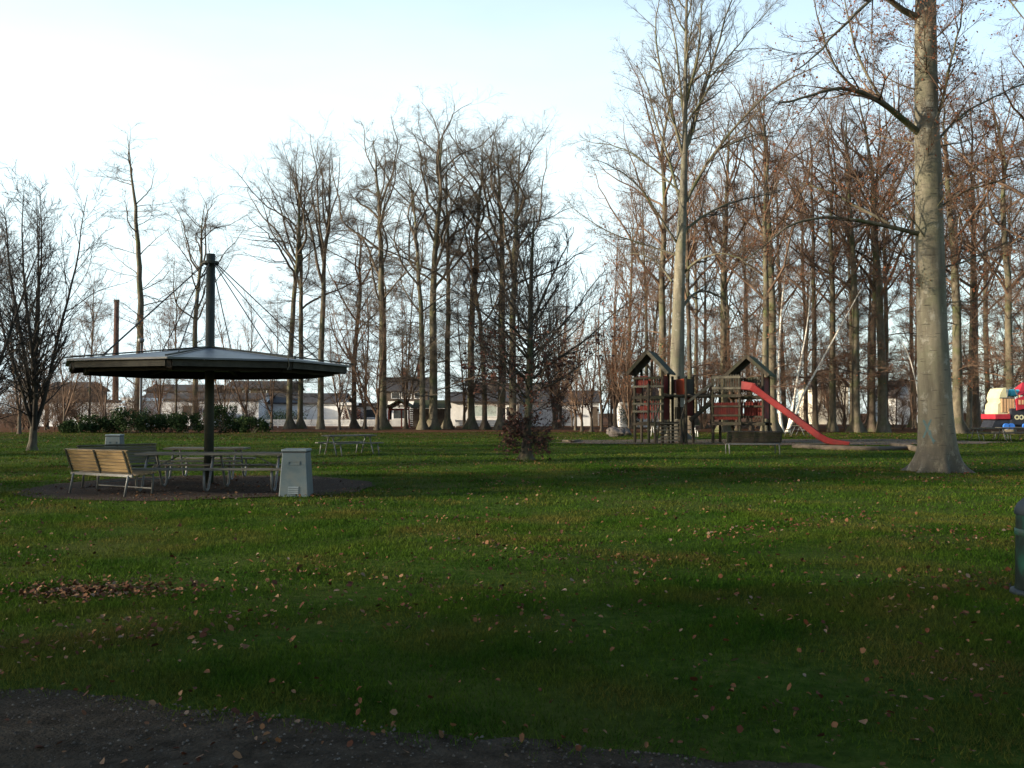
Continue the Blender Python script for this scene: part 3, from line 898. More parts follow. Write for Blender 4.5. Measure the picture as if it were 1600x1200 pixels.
# --- the big beech by the slide
def branch_px(pts, d0, depth, r0, k=16, tip=.2):
    n = len(pts)
    P = [at(px, py, d0 + depth * i / (n - 1)) for i, (px, py) in enumerate(pts)]
    P, Rr = resample(P, np.linspace(r0, r0 * tip, n), k)
    q = np.cumsum(rng.normal(0, .035, (k, 3)), axis=0) * np.linspace(0, 1, k)[:, None]
    q -= np.linspace(0, 1, k)[:, None] * q[-1] * .6
    return P + q * max(1, d0 / 40), Rr
def hero(name, label, trunk_pts, base, S, barkm, limbs, d0, extra=None, twig='twig', leaves=None, dens=1.0, leaf_m='rust_leaf', flare=.5, lobes=5, group=None, twr=.006, leaf_zmin=None, leaf_zmax=None, seed=5, fl_h=.9, leaf_size=.08, lvl=4, leafjit=.1, limbm='limb'):
    r_ = np.random.default_rng(seed)
    P = np.array([p for p, r in trunk_pts]); Rr = np.array([r for p, r in trunk_pts])
    z0 = np.linspace(0, 1, len(P))
    kk = 60
    zz = np.concatenate([np.linspace(0, 2.0, 22), np.linspace(2.15, P[-1, 2], kk - 22)])
    TP = np.stack([np.interp(zz, P[:, 2], P[:, 0]), np.interp(zz, P[:, 2], P[:, 1]), zz], 1)
    TR = np.interp(zz, P[:, 2], Rr)
    root = empty(name, base)
    tag(root, label, 'tree', group)
    o = np.array(base)
    tr = link('trunk', trunk_mesh('trunk', TP - o, TR, S, M[barkm], flare, lobes, r_, .025, fl_h), root)
    G1 = [(p[None], r[None]) for p, r in limbs]
    K = 16
    B = np.concatenate([p for p, r in G1]); b = np.concatenate([r for p, r in G1])
    if extra is not None:
        for (n, za, zb, a0, a1, la, lb, rf, up) in extra:
            z = za + (zb - za) * (np.arange(n) + r_.random(n)) / n
            s = np.stack([np.interp(z, TP[:, 2], TP[:, 0]), np.interp(z, TP[:, 2], TP[:, 1]), z], 1)
            ph = np.arange(n) * 2.4 + r_.random(n)
            a = a0 + (a1 - a0) * r_.random(n)
            d = np.stack([np.sin(a) * np.cos(ph), np.sin(a) * np.sin(ph), np.cos(a)], 1)
            ln = la + (lb - la) * r_.random(n)
            E, e = grow(s, d, ln, np.minimum(rf * ln, np.interp(z, TP[:, 2], TR) * .6), K, up, .10, r_, .15)
            B = np.concatenate([B, E]); b = np.concatenate([b, e])
    V, Q = tubes([(B - o, b, 8)])
    cr = link('limbs', np_mesh('limbs', V, Q, None, M[limbm]), root)
    g = []
    Ls = np.linalg.norm(np.diff(B, axis=1), axis=2).sum(1)
    per = np.clip(Ls / 5.0, .35, 1)
    C1, c1 = spawn(B, b, int(16 * dens), .12, .99, .35, .9, .34, .5, 8, .05, .12, r_, .5, per=per)
    c1 = np.maximum(c1, twr * 1.6)
    g.append((C1, c1, 5))
    D, dd = spawn(C1, c1, int(7 * dens), .1, 1, .35, .9, .42, .6, 6, .04, .14, r_, .35)
    dd = np.maximum(dd, twr * 1.1)
    g.append((D, dd, 4))
    E, ee = spawn(D, dd, int(6 * dens), .1, 1, .35, .9, .5, .65, 4, .03, .16, r_, .22)
    ee = np.clip(ee, twr * .6, twr) * np.linspace(1, .55, 4)[None]
    g.append((E, ee, 3))
    V, Q = tubes(g)
    link('crown', np_mesh('crown', V - o, Q, None, M[twig]), root)
    if leaves:
        V, T = leaves_on(E, leaves, np.full(1, leaf_size), r_, zmax=leaf_zmax, zmin=leaf_zmin, jit=leafjit)
        link('leaves', np_mesh('leaves', V - o, T, None, M[leaf_m], smooth=False), root)
    return root, tr

D1 = 25.8
def px_tr(lst, d):
    return [(at(x, y, d), r * d / F) for x, y, r in lst]
b1 = gnd(1464, 737); b1[2] = -.05
D1 = b1[1]
tp = px_tr([(1464, 737, 30), (1465, 700, 27), (1463, 660, 25.5), (1461, 620, 24.5), (1456, 500, 22), (1453, 380, 20.8), (1450, 250, 19.6), (1447, 180, 17.5), (1446, 90, 16.5), (1446, 0, 15.5)], D1)
tp[0] = (np.array([tp[0][0][0], D1, -.1]), tp[0][1])
top = tp[-1][0]
tp += [(np.array([top[0] + .2, D1, 17.0]), .22), (np.array([top[0] + .1, D1, 22.]), .14), (np.array([top[0], D1, 28.]), .03)]
LB = lambda pts, dep, r0: branch_px(pts, D1, dep, r0)
limbs1 = [
    LB([(1440, 212), (1405, 182), (1372, 157), (1340, 141), (1300, 134), (1255, 152), (1215, 160)], -2.2, .095),
    LB([(1338, 141), (1310, 112), (1290, 70), (1280, 30), (1268, -30)], -1.5, .04),
    LB([(1380, 160), (1350, 110), (1330, 60), (1322, 10), (1300, -50)], .9, .045),
    LB([(1437, 366), (1400, 355), (1350, 345), (1290, 338), (1240, 346), (1195, 382), (1160, 412)], -1.6, .07),
    LB([(1390, 350), (1350, 325), (1300, 300), (1250, 290), (1220, 270)], 1.2, .05),
    LB([(1438, 30), (1400, 8), (1365, -30), (1320, -90)], -1.0, .10),
    LB([(1455, 212), (1470, 165), (1482, 110), (1498, 50), (1520, -40)], -.8, .06),
    LB([(1462, 222), (1500, 180), (1545, 150), (1590, 130), (1640, 118)], .8, .04),
    LB([(1462, 330), (1505, 300), (1560, 290), (1620, 260)], -1.0, .04),
    LB([(1464, 420), (1510, 408), (1560, 380), (1600, 372)], 1.0, .035),
    LB([(1446, -60), (1380, -20), (1320, 40), (1270, 90), (1235, 110)], -2.8, .06),
    LB([(1446, -90), (1500, -60), (1560, -20), (1610, 30)], -2.4, .06),
]
root1, tr1 = hero('beech_tree', 'big smooth grey beech with a blue spray mark, nearest tree past the slide end', tp, tuple(b1), 72, 'beech_big', limbs1, D1,
     extra=[(26, 4.6, 12.5, 1.0, 1.5, .8, 2.8, .010, .03), (16, 13.5, 27, .5, 1.0, 5, 9, .017, .02)], twig='twig_red', leaves=9000, dens=1.1, flare=.26, lobes=6, leaf_zmin=4.5, leaf_size=.055, fl_h=.95, seed=21, twr=.0035)
# the blue cross sprayed on its bark
from mathutils.bvhtree import BVHTree
tb = BVHTree.FromPolygons([v.co + Vector(b1) for v in tr1.data.vertices], [tuple(p.vertices) for p in tr1.data.polygons])
def on_trunk(px, py, out):
    o_ = Vector((0, 0, EYE))
    loc, nor, _, _ = tb.ray_cast(o_, Vector(ray(px, py)).normalized())
    if nor.dot(o_ - loc) < 0: nor = -nor
    return loc + nor * out
def spray(line, wd):
    mb = MB()
    pts = []
    for (a, c) in zip(line[:-1], line[1:]):
        for k in range(6): pts.append((a[0] + (c[0] - a[0]) * k / 6, a[1] + (c[1] - a[1]) * k / 6))
    pts.append(line[-1])
    pts = [(x, y, wd * (.7 + .5 * abs(math.sin(i * 1.7))) * (.5 if i in (0, len(pts) - 1) else 1)) for i, (x, y) in enumerate(pts)]
    n = len(pts)
    vs = [on_trunk(x - q / 2, y, .005) for x, y, q in pts] + [on_trunk(x + q / 2, y, .005) for x, y, q in pts] + [on_trunk(x + q / 2, y, -.01) for x, y, q in pts] + [on_trunk(x - q / 2, y, -.01) for x, y, q in pts]
    fs = []
    for i in range(n - 1):
        for q in range(4):
            a, c = q * n, ((q + 1) % 4) * n
            fs.append((a + i, a + i + 1, c + i + 1, c + i))
    fs += [(0, n, 2 * n, 3 * n), (n - 1, 2 * n - 1, 3 * n - 1, 4 * n - 1)]
    mb.add(vs, fs)
    return mb
mb = spray([(1443, 656), (1449, 670), (1455, 684), (1461, 690)], 3.6)
m2 = spray([(1455, 655), (1451, 664), (1446, 676), (1443, 684)], 3.0)
m3 = spray([(1453, 672), (1455, 682), (1459, 693)], 2.6)
mb.add(m2.v, m2.f); mb.add(m3.v, m3.f)
mb.build('graffiti', M['graffiti'], root1, origin=tuple(b1))

# --- the tall beech behind the playground
b2 = np.array([at(1056, HZ, 57)[0], 57, -.05]); D2 = 57.0
tp2 = px_tr([(1056, 686, 14), (1057, 640, 12.2), (1058, 560, 10.8), (1060, 480, 9.4), (1063, 400, 8.2), (1067, 320, 6.2), (1070, 230, 4.6), (1071, 120, 2.9), (1073, 0, 2.0)], D2)
tp2[0] = (np.array([tp2[0][0][0], D2, -.1]), tp2[0][1])
tp2 += [(tp2[-1][0] + np.array([.3, 0, 4.5]), .02)]
LB = lambda pts, dep, r0: branch_px(pts, D2, dep, r0)
limbs2 = [
    LB([(1066, 240), (1046, 160), (1030, 100), (1020, 40), (1030, -10)], -2, .10),
    LB([(1067, 330), (1046, 250), (1025, 190), (1010, 130), (990, 100)], 2, .10),
    LB([(1072, 230), (1095, 160), (1113, 100), (1130, 40), (1150, -20)], 1.5, .135),
    LB([(1105, 125), (1140, 85), (1180, 40), (1225, -5)], -1, .06),
    LB([(1072, 315), (1100, 260), (1135, 215), (1180, 165), (1240, 120), (1300, 95)], -2.5, .12),
    LB([(1120, 235), (1165, 215), (1210, 205), (1270, 190)], 1.5, .06),
    LB([(1068, 362), (1100, 335), (1145, 314), (1190, 304), (1240, 294)], 3.0, .09),
    LB([(1070, 425), (1090, 405), (1118, 396), (1150, 400), (1185, 425)], -3.2, .085),
    LB([(1068, 478), (1080, 460), (1097, 450), (1125, 462), (1150, 490), (1165, 520)], 2.5, .10),
    LB([(1055, 398), (1020, 385), (980, 375), (930, 352), (890, 325)], 1.5, .07),
    LB([(1058, 380), (1030, 340), (1000, 290), (960, 260), (930, 250)], -3.0, .075),
    LB([(1062, 300), (1030, 270), (990, 240), (950, 225), (905, 218)], 3.0, .07),
    LB([(1050, 440), (1030, 410), (1000, 398), (970, 402)], 4.0, .07),
    LB([(1070, 200), (1060, 120), (1052, 40), (1040, -40)], 3, .09),
    LB([(1073, 160), (1088, 90), (1095, 20), (1105, -50)], -3, .09),
]
hero('beech_tree', 'tall pale beech with fanning limbs right behind the play huts', tp2, tuple(b2), 24, 'beech_big', limbs2, D2, extra=[(14, 17, 29, .4, .9, 2.5, 6, .016, .05)], twig='twig', dens=1.15, twr=.0055, seed=33, group=None)

# --- the young copper beech on the lawn
b3 = gnd(821, 720); b3[2] = -.04
D3 = b3[1]
tp3 = px_tr([(821, 722, 9.5), (823, 690, 7), (826, 640, 6), (828, 560, 5), (829, 470, 3.8), (831, 400, 2.4), (834, 350, 1.2), (836, 318, .4)], D3)
tp3[0] = (np.array([tp3[0][0][0], D3, -.1]), tp3[0][1])
LB = lambda pts, dep, r0: branch_px(pts, D3, dep, r0)
limbs3 = [
    LB([(833, 592), (862, 567), (900, 546), (940, 515), (985, 470)], -.5, .055),
    LB([(831, 560), (870, 520), (905, 475), (935, 430)], .9, .045),
    LB([(822, 592), (795, 568), (762, 548), (725, 515), (690, 465)], .4, .05),
    LB([(824, 560), (790, 520), (750, 485), (705, 440)], -.9, .045),
    LB([(826, 520), (795, 470), (766, 430), (742, 392)], -.6, .045),
    LB([(832, 500), (860, 440), (883, 395), (898, 352)], .5, .045),
    LB([(830, 470), (812, 400), (800, 372), (790, 330)], .5, .04),
    LB([(835, 676), (850, 668), (862, 663), (878, 652)], -.4, .02),
]
hero('copper_beech_tree', 'young tree on the open lawn with dark brown leaves clinging low down', tp3, tuple(b3), 16, 'dark_bark', limbs3, D3,
     extra=[(30, 1.5, 4.8, .7, 1.2, 2.2, 4.2, .0095, .045), (24, 4.6, 7.6, .5, 1.0, .7, 1.9, .0095, .04), (24, .3, 1.2, 1.1, 1.6, .25, .72, .011, .0), (26, 1.6, 4.4, 1.0, 1.45, 1.6, 3.6, .009, .01)],
     twig='twig_dark', leaves=5200, leaf_m='dark_leaf', dens=.62, flare=.35, lobes=4, leaf_zmax=4.6, twr=.005, seed=44, fl_h=.5, leaf_size=.095, leafjit=.06, limbm='dark_limb')

# --- white birches by the slide
def birch(label, pts, d, r0, seed, group='white birches by the slide'):
    r_ = np.random.default_rng(seed)
    P, Rr = resample([at(x, y, d) for x, y in pts], np.linspace(r0, r0 * .25, len(pts)), 24)
    base = np.array([P[0, 0], d, -.05])
    P[0, 2] = -.1
    root = empty('birch_tree', tuple(base))
    tag(root, label, 'tree', group)
    V, Q = tubes([((P - base)[None], (Rr * (1 + .5 * np.exp(-np.linspace(0, 12, 24))))[None], 9)])
    link('trunk', np_mesh('trunk', V, Q, None, M['birch']), root)
    B, b = spawn(P[None], Rr[None], 22, .35, 1, .4, .9, .18, .3, 7, .03, .12, r_, .8)
    Cc, cc = spawn(B, b, 7, .2, 1, .4, .9, .4, .6, 5, -.03, .15, r_, .4)
    cc = np.maximum(cc, .007)
    E, ee = spawn(Cc, cc, 4, .2, 1, .3, .8, .6, .7, 4, -.05, .15, r_, .3)
    ee = np.clip(ee, .004, .008)
    V, Q = tubes([(B - base, b, 4), (Cc - base, cc, 3), (E - base, ee, 3)])
    link('crown', np_mesh('crown', V, Q, None, M['twig_red']), root)
birch('straight upright white birch, nearest the slide tower', [(1222, 677), (1217, 640), (1217, 560), (1221, 480), (1228, 420), (1236, 368)], 74, .13, 61)
birch('white birch leaning gently, middle one by the slide', [(1231, 675), (1238, 640), (1248, 580), (1258, 530), (1265, 480), (1268, 420)], 76, .11, 62)
birch('white birch leaning hardest, crossing behind the slide', [(1228, 676), (1241, 655), (1252, 620), (1275, 580), (1305, 525), (1330, 480), (1345, 452)], 75, .11, 63)
birch('thin leaning white birch half behind the big beech', [(1440, 672), (1438, 640), (1432, 600), (1422, 560), (1408, 530)], 76, .085, 64)
birch('thin pale birch leaning in front of the white board fence', [(553, 667), (546, 650), (537, 620), (530, 590), (524, 560)], 94, .11, 65, group=None)

# --- evergreen shrubs
def shrub(px, d, wd, ht, label, seed, m='evergreen', group=None, n=2600, name='evergreen_shrub', size=.11):
    r_ = np.random.default_rng(seed)
    X = at(px, HZ, d)[0]
    root = empty(name, (X, d, 0))
    tag(root, label, 'shrub', group)
    nc = 26
    cen = np.stack([r_.uniform(-.42, .42, nc) * wd, r_.uniform(-.35, .35, nc) * wd * .8, ht * (.18 + .72 * r_.random(nc) ** .8)], 1)
    rad = .12 * wd + .16 * ht * r_.random(nc)
    j = r_.integers(0, nc, n)
    v = r_.normal(0, 1, (n, 3)); v /= np.linalg.norm(v, axis=1)[:, None]
    p = cen[j] + v * (rad[j] * (.55 + .5 * r_.random(n)))[:, None]
    p = p[p[:, 2] > .03]
    V, T = leaf_quads(p, np.full(1, size), r_)
    link('foliage', np_mesh('foliage', V, T, None, M[m], smooth=False), root)
    ns = 9
    a = r_.uniform(.1, .7, ns); ph = r_.random(ns) * 6.28
    B, b = grow(np.zeros((ns, 3)) + r_.normal(0, .1, (ns, 3)) * [1, 1, 0], np.stack([np.sin(a) * np.cos(ph), np.sin(a) * np.sin(ph), np.cos(a)], 1), np.full(ns, ht * .85), np.full(ns, .025), 6, .03, .1, r_)
    V, Q = tubes([(B, b, 5)])
    link('stem', np_mesh('stem', V, Q, None, M['dark_bark']), root)
EV = 'dark evergreen shrubs along the far edge of the lawn'
for i, (px, wd, ht) in enumerate(((118, 2.2, 1.3), (145, 2.6, 1.6), (178, 2.6, 1.5), (205, 2.6, 2.0), (236, 2.6, 2.1), (268, 2.4, 1.7), (292, 2.6, 2.2), (345, 2.4, 2.3), (372, 2.8, 1.9), (398, 2.2, 1.3))):
    shrub(px, 73 + (i % 3) * 1.5, wd, ht * (.62, .85, .7, .95)[i % 4], 'dark green leafy shrub in the bed along the far edge of the lawn', 70 + i, group=EV)
shrub(690, 108, 2.0, 1.2, 'small shrub at the corner of the white house', 90)
shrub(548, 113, 3.0, 2.1, 'round brown shrub against the bright white wall past the twin trunks', 91, m='dark_leaf', name='round_shrub')
shrub(450, 113, 5.0, 1.6, 'clipped dark hedge against the white wall', 92, name='hedge', n=2500)
shrub(395, 122, 4.5, 5.5, 'tall dark conifer beside the dark house', 93, name='conifer', n=2500)
shrub(985, 104, 2.5, 2.2, 'dark bush between the grey end wall and the white house', 94)
shrub(955, 118, 3.2, 6.0, 'dark green tree beyond the hut with the steps', 95, name='conifer', n=2200)

# ------------------------------------------------------------------ houses, walls, fences beyond the trees
def rect(mb, x0, x1, y0, y1, z0, z1):
    return mb.box(((x0 + x1) / 2, (y0 + y1) / 2, (z0 + z1) / 2), (x1 - x0, y1 - y0, z1 - z0))
def house(name, label, d, px0, px1, ytop, depth=8, wall='white_wall', roof='flat', rh=1.6, roofm='dark_roof', windows=(), doors=(), chimneys=(), cat='house', group=None, over=.4, fascia=None):
    x0, x1 = at(px0, HZ, d)[0], at(px1, HZ, d)[0]
    zt = at(px0, ytop, d)[2]
    xc = (x0 + x1) / 2
    root = empty(name, (xc, d, 0))
    tag(root, label, cat, group)
    o = (xc, d, 0)
    mb = MB(); rect(mb, x0, x1, d, d + depth, -.2, zt); mb.build('wall', M[wall], root, o)
    rf = MB()
    if roof == 'flat':
        rect(rf, x0 - over, x1 + over, d - over, d + depth + over, zt + .003, zt + .35)
    elif roof == 'ridge_x':             # ridge parallel to the front
        y0, y1, ym = d - over, d + depth + over, d + depth / 2
        for xs_ in ((x0 - over, x1 + over),):
            prof = [(y0, zt), (y0, zt + .16), (ym, zt + rh + .16), (y1, zt + .16), (y1, zt), (ym, zt + rh)]
            rf.prism([(xs_[0], y, z) for y, z in prof], (xs_[1] - xs_[0], 0, 0))
        gb = MB()
        for xg in (x0 + .02, x1 - .22):
            gb.prism([(xg, d + .02, zt), (xg, d + depth - .02, zt), (xg, ym, zt + rh - .05)], (.2, 0, 0))
        gb.build('gable', M[wall], root, o)
    else:                               # gable towards the lawn
        prof = [(x0 - over, zt), (x0 - over, zt + .16), (xc, zt + rh + .16), (x1 + over, zt + .16), (x1 + over, zt), (xc, zt + rh)]
        rf.prism([(x, d - over, z) for x, z in prof], (0, depth + 2 * over, 0))
        gb = MB(); gb.prism([(x0 + .01, d + .02, zt), (x1 - .01, d + .02, zt), (xc, d + .02, zt + rh - .05)], (0, .2, 0)); gb.build('gable', M[wall], root, o)
    ro = rf.build('roof', M[roofm], root, o)
    for (px, pw, ph_) in chimneys:
        X = at(px, HZ, d)[0]
        z0 = zt + (rh if roof != 'flat' else .3) - .5
        m = MB(); m.box((X, d + depth / 2, z0 + ph_ / 2), (pw, pw, ph_)); m.box((X, d + depth / 2, z0 + ph_ + .04), (pw + .14, pw + .14, .09))
        m.build('chimney', M['brick'], ro, o)
    if fascia:
        m = MB(); rect(m, x0 - over - .03, x1 + over + .03, d - over - .05, d - over - .003, zt - .02, zt + .40); m.build('fascia', M[fascia], root, o)
    for wdw in windows:
        wx0, wx1, wy0, wy1 = wdw[:4]
        pm = wdw[4] if len(wdw) > 4 else 'pane'
        X0, X1 = at(wx0, HZ, d)[0], at(wx1, HZ, d)[0]
        Z1, Z0 = at(800, wy0, d)[2], at(800, wy1, d)[2]
        t = .09
        m = MB()
        rect(m, X0 - t, X0, d - .05, d - .003, Z0 - t, Z1 + t); rect(m, X1, X1 + t, d - .05, d - .003, Z0 - t, Z1 + t)
        rect(m, X0, X1, d - .05, d - .003, Z1, Z1 + t); rect(m, X0, X1, d - .06, d - .003, Z0 - t, Z0)
        nb = max(1, int((X1 - X0) / 1.3))
        for k in range(1, nb):
            xx = X0 + (X1 - X0) * k / nb
            rect(m, xx - .035, xx + .035, d - .045, d - .004, Z0, Z1)
        f = m.build('window', M['white_paint'], root, o)
        m = MB(); rect(m, X0, X1, d - .03, d - .002, Z0, Z1); m.build('pane', M[pm], f, o)
    for (dx0, dx1, dy) in doors:
        X0, X1 = at(dx0, HZ, d)[0], at(dx1, HZ, d)[0]
        Z1 = at(800, dy, d)[2]
        m = MB(); rect(m, X0, X1, d - .05, d - .003, 0, Z1)
        dr = m.build('door', M['brown_wall'], root, o)
        m = MB(); m.box((X1 - .1, d - .08, Z1 * .5), (.04, .06, .14)); m.build('handle', M['galv'], dr, o)
    return root
DH = 108
house('bungalow', 'low shaded white bungalow behind the many stemmed tree', 112, 58, 134, 628, 9, 'grey_shaded_wall', 'flat', windows=((101, 117, 632, 651),), roofm='dark_roof')
house('garage', 'small bright white garage with one window beside the grey lamp pole', 106, 197, 216, 626, 6, 'white_wall', 'flat', windows=((202, 210, 638, 647),), roofm='white_paint', cat='garage')
house('bungalow', 'long shaded white bungalow wall behind the canopy pole', 114, 217, 404, 625, 9, 'grey_shaded_wall', 'ridge_x', .8, 'dark_roof', windows=((285, 300, 634, 650),), doors=((318, 327, 640),))
house('bungalow', 'white bungalow with a blank wall behind the twin pale trunks', 118, 406, 530, 631, 9, 'grey_shaded_wall', 'ridge_x', 1.3, 'dark_roof')
house('annexe', 'bright white sunlit end wall past the V headed tree', 115, 531, 552, 633, 6, 'white_wall', 'flat', roofm='white_paint', cat='house')
house('bungalow', 'pale grey bungalow behind the white board fence', 117, 554, 606, 634, 8, 'grey_shaded_wall', 'flat', windows=((572, 588, 640, 652),))
house('house', 'dark brown two storey house with a chimney beyond the mossy shed', 140, 598, 668, 612, 9, 'brown_wall', 'ridge_x', 2.2, 'dark_roof', windows=((612, 624, 614, 622), (628, 642, 614, 622), (648, 660, 614, 622)), chimneys=((626, .9, 1.9), (652, .9, 2.6)))
house('bungalow', 'flat roofed white house with a broad white fascia behind the mossy shed', 116, 612, 702, 632, 8, 'grey_shaded_wall', 'flat', roofm='white_paint', windows=((615, 636, 640, 654), (690, 700, 640, 652)), fascia='white_paint')
house('bungalow', 'bright white bungalow with a wide curtained window', 110, 704, 808, 629, 9, 'white_wall', 'ridge_x', 1.2, 'dark_roof', windows=((735, 776, 634, 650, 'pale_pane'), (792, 800, 636, 648)), chimneys=((742, 1.0, 1.4),))
house('house', 'brown roofed house with red chimneys behind the copper beech', 138, 740, 858, 618, 9, 'brown_wall', 'ridge_x', 1.9, 'brown_roof', chimneys=((770, .9, 2.1), (813, .9, 2.0)))
house('bungalow', 'long pale grey end wall between the copper beech and the leaning tree', 112, 812, 936, 630, 9, 'grey_shaded_wall', 'ridge_x', 1.5, 'dark_roof', doors=((926, 934, 636),))
house('bungalow', 'bright white house with a small window seen beside the hut with the steps', 104, 972, 1030, 628, 8, 'white_wall', 'ridge_x', 1.5, 'brown_roof', windows=((981, 987, 637, 641),))
house('house', 'cream two storey house seen between the slim trunks beyond the slide', 130, 1276, 1326, 606, 8, 'cream_wall', 'gable', 2.6, 'brown_roof', windows=((1284, 1291, 611, 619), (1302, 1310, 611, 619), (1287, 1294, 627, 638), (1306, 1314, 627, 638)))
house('house', 'white gabled house glimpsed just before the big beech', 128, 1400, 1434, 622, 8, 'white_wall', 'gable', 2.4, 'brown_roof', windows=((1409, 1414, 627, 634), (1419, 1425, 627, 634)))
house('house', 'dark roofed house behind the many stemmed tree', 145, 66, 128, 610, 9, 'brown_wall', 'ridge_x', 1.3, 'dark_roof', windows=((108, 118, 612, 624),))
house('house', 'grey roofed long house above the shaded bungalow wall', 146, 228, 330, 612, 9, 'brown_wall', 'ridge_x', 1.1, 'dark_roof', windows=((252, 262, 614, 622), (282, 292, 614, 622)))
house('house', 'dark house with a pale upper wall behind the twin pale trunks', 148, 352, 452, 608, 9, 'brown_wall', 'ridge_x', 1.3, 'dark_roof', windows=((380, 390, 610, 620), (408, 416, 610, 620)))

# factory chimney far behind
X = at(180, HZ, 210)[0]; ztop = at(180, 472, 210)[2]
root = empty('chimney_stack', (X, 210, 0)); tag(root, 'tall red brown brick chimney stack far behind the houses', 'chimney')
MB().tube([(X, 210, -.5), (X, 210, ztop * .5), (X, 210, ztop)], [.72, .62, .52], 18).build('shaft', M['old_brick'], root, (X, 210, 0), smooth=True)
MB().tube([(X, 210, ztop + .003), (X, 210, ztop + .5)], .62, 18).build('cap', M['dark_roof'], root, (X, 210, 0))

# fences
def board_fence(px0, px1, ytop, d, label, boards=5, m='white_paint', gap=.04, name='board_fence', group=None):
    x0, x1 = at(px0, HZ, d)[0], at(px1, HZ, d)[0]
    zt = at(800, ytop, d)[2]
    root = empty(name, ((x0 + x1) / 2, d, 0)); tag(root, label, 'fence', group)
    o = ((x0 + x1) / 2, d, 0)
    mb = MB()
    hb = (zt - .12) / boards
    for k in range(boards): rect(mb, x0, x1, d - .03, d - .003, .12 + k * hb, .12 + (k + 1) * hb - gap)
    mb.build('boards', M[m], root, o)
    n = max(2, int((x1 - x0) / 2.2) + 1)
    for k in range(n):
        X = x0 + (x1 - x0) * k / (n - 1)
        MB().box((X, d + .05, zt / 2), (.1, .1, zt + .06)).build('post', M[m], root, o)
board_fence(136, 196, 629, 104, 'bright white slatted screen fence in the sun beside the garage', 7, gap=.10)
board_fence(402, 562, 655, 103, 'long low white board fence behind the twin pale trunks', 4)
board_fence(562, 640, 655, 101, 'low white board fence running into the mossy shed', 4)
board_fence(712, 800, 656, 104, 'low grey white fence under the wide curtained window', 3, m='grey_shaded_wall')

# the mossy shed
d = 99
x0, x1 = at(607, HZ, d)[0], at(697, HZ, d)[0]
xm = at(640, HZ, d)[0]
zt = at(607, 638, d)[2]; zr = at(622, 626, d)[2]
root = empty('open_shed', ((x0 + x1) / 2, d, 0)); tag(root, 'open fronted red timber shed with a mossy roof before the white house', 'shed')
o = ((x0 + x1) / 2, d, 0)
xg = (x0 + xm) / 2
MB().prism([(x0 - .25, d - .3, zt), (x0 - .25, d - .3, zt + .14), (xg, d - .3, zr + .16), (xm + .25, d - .3, zt + .14), (xm + .25, d - .3, zt), (xg, d - .3, zr)], (0, 5.5, 0)).build('roof', M['moss_roof'], root, o)
MB().prism([(xm + .26, d - .1, zt + .02), (xm + .26, d + 2.5, zr + .1), (xm + .26, d + 5.2, zt + .02)], (x1 - xm, 0, 0)).build('roof', M['moss_roof'], root, o)
m = MB()
m.beam((x0, d, zt), (xg, d, zr - .02), .08, .16); m.beam((xm, d, zt), (xg, d, zr - .02), .08, .16); m.box(((x0 + xm) / 2, d - .05, zt - .12), (xm - x0, .1, .2)); m.box((xg, d - .06, (zt + zr) / 2), (.1, .08, zr - zt - .1))
m.build('truss', M['red_wood'], root, o)
for X in (x0 + .05, x0 + (xm - x0) * .62, xm - .05): MB().box((X, d, (zt - .22) / 2), (.14, .14, zt - .22)).build('post', M['red_wood'], root, o)
m = MB()
for k in range(10): m.box(((xm + x1) / 2, d + .02, .15 + k * zt / 10.4), (x1 - xm - .1, .06, zt / 13))
m.build('slatted_wall', M['brown_wall'], root, o)
MB().box(((xm + x1) / 2, d + 3.5, zt / 2), (x1 - xm, .1, zt)).build('rear_wall', M['brown_wall'], root, o)

# lamp pole
p = at(219, HZ, 76)
root = empty('lamp_post', (p[0], 76, 0)); tag(root, 'slim grey lamp pole standing against the tall lone tree', 'lamp post')
zt = at(219, 536, 76)[2]
MB().tube([(p[0], 76, -.1), (p[0], 76, 1.2), (p[0], 76, 1.25), (p[0], 76, zt)], [.1, .1, .07, .055], 10).build('pole', M['galv'], root, (p[0], 76, 0), smooth=True)
MB().tube([(p[0], 76, zt), (p[0], 76, zt + .1), (p[0], 76, zt + .34), (p[0], 76, zt + .42)], [.1, .24, .27, .05], 12).build('lamp_head', M['galv'], root, (p[0], 76, 0), smooth=True)

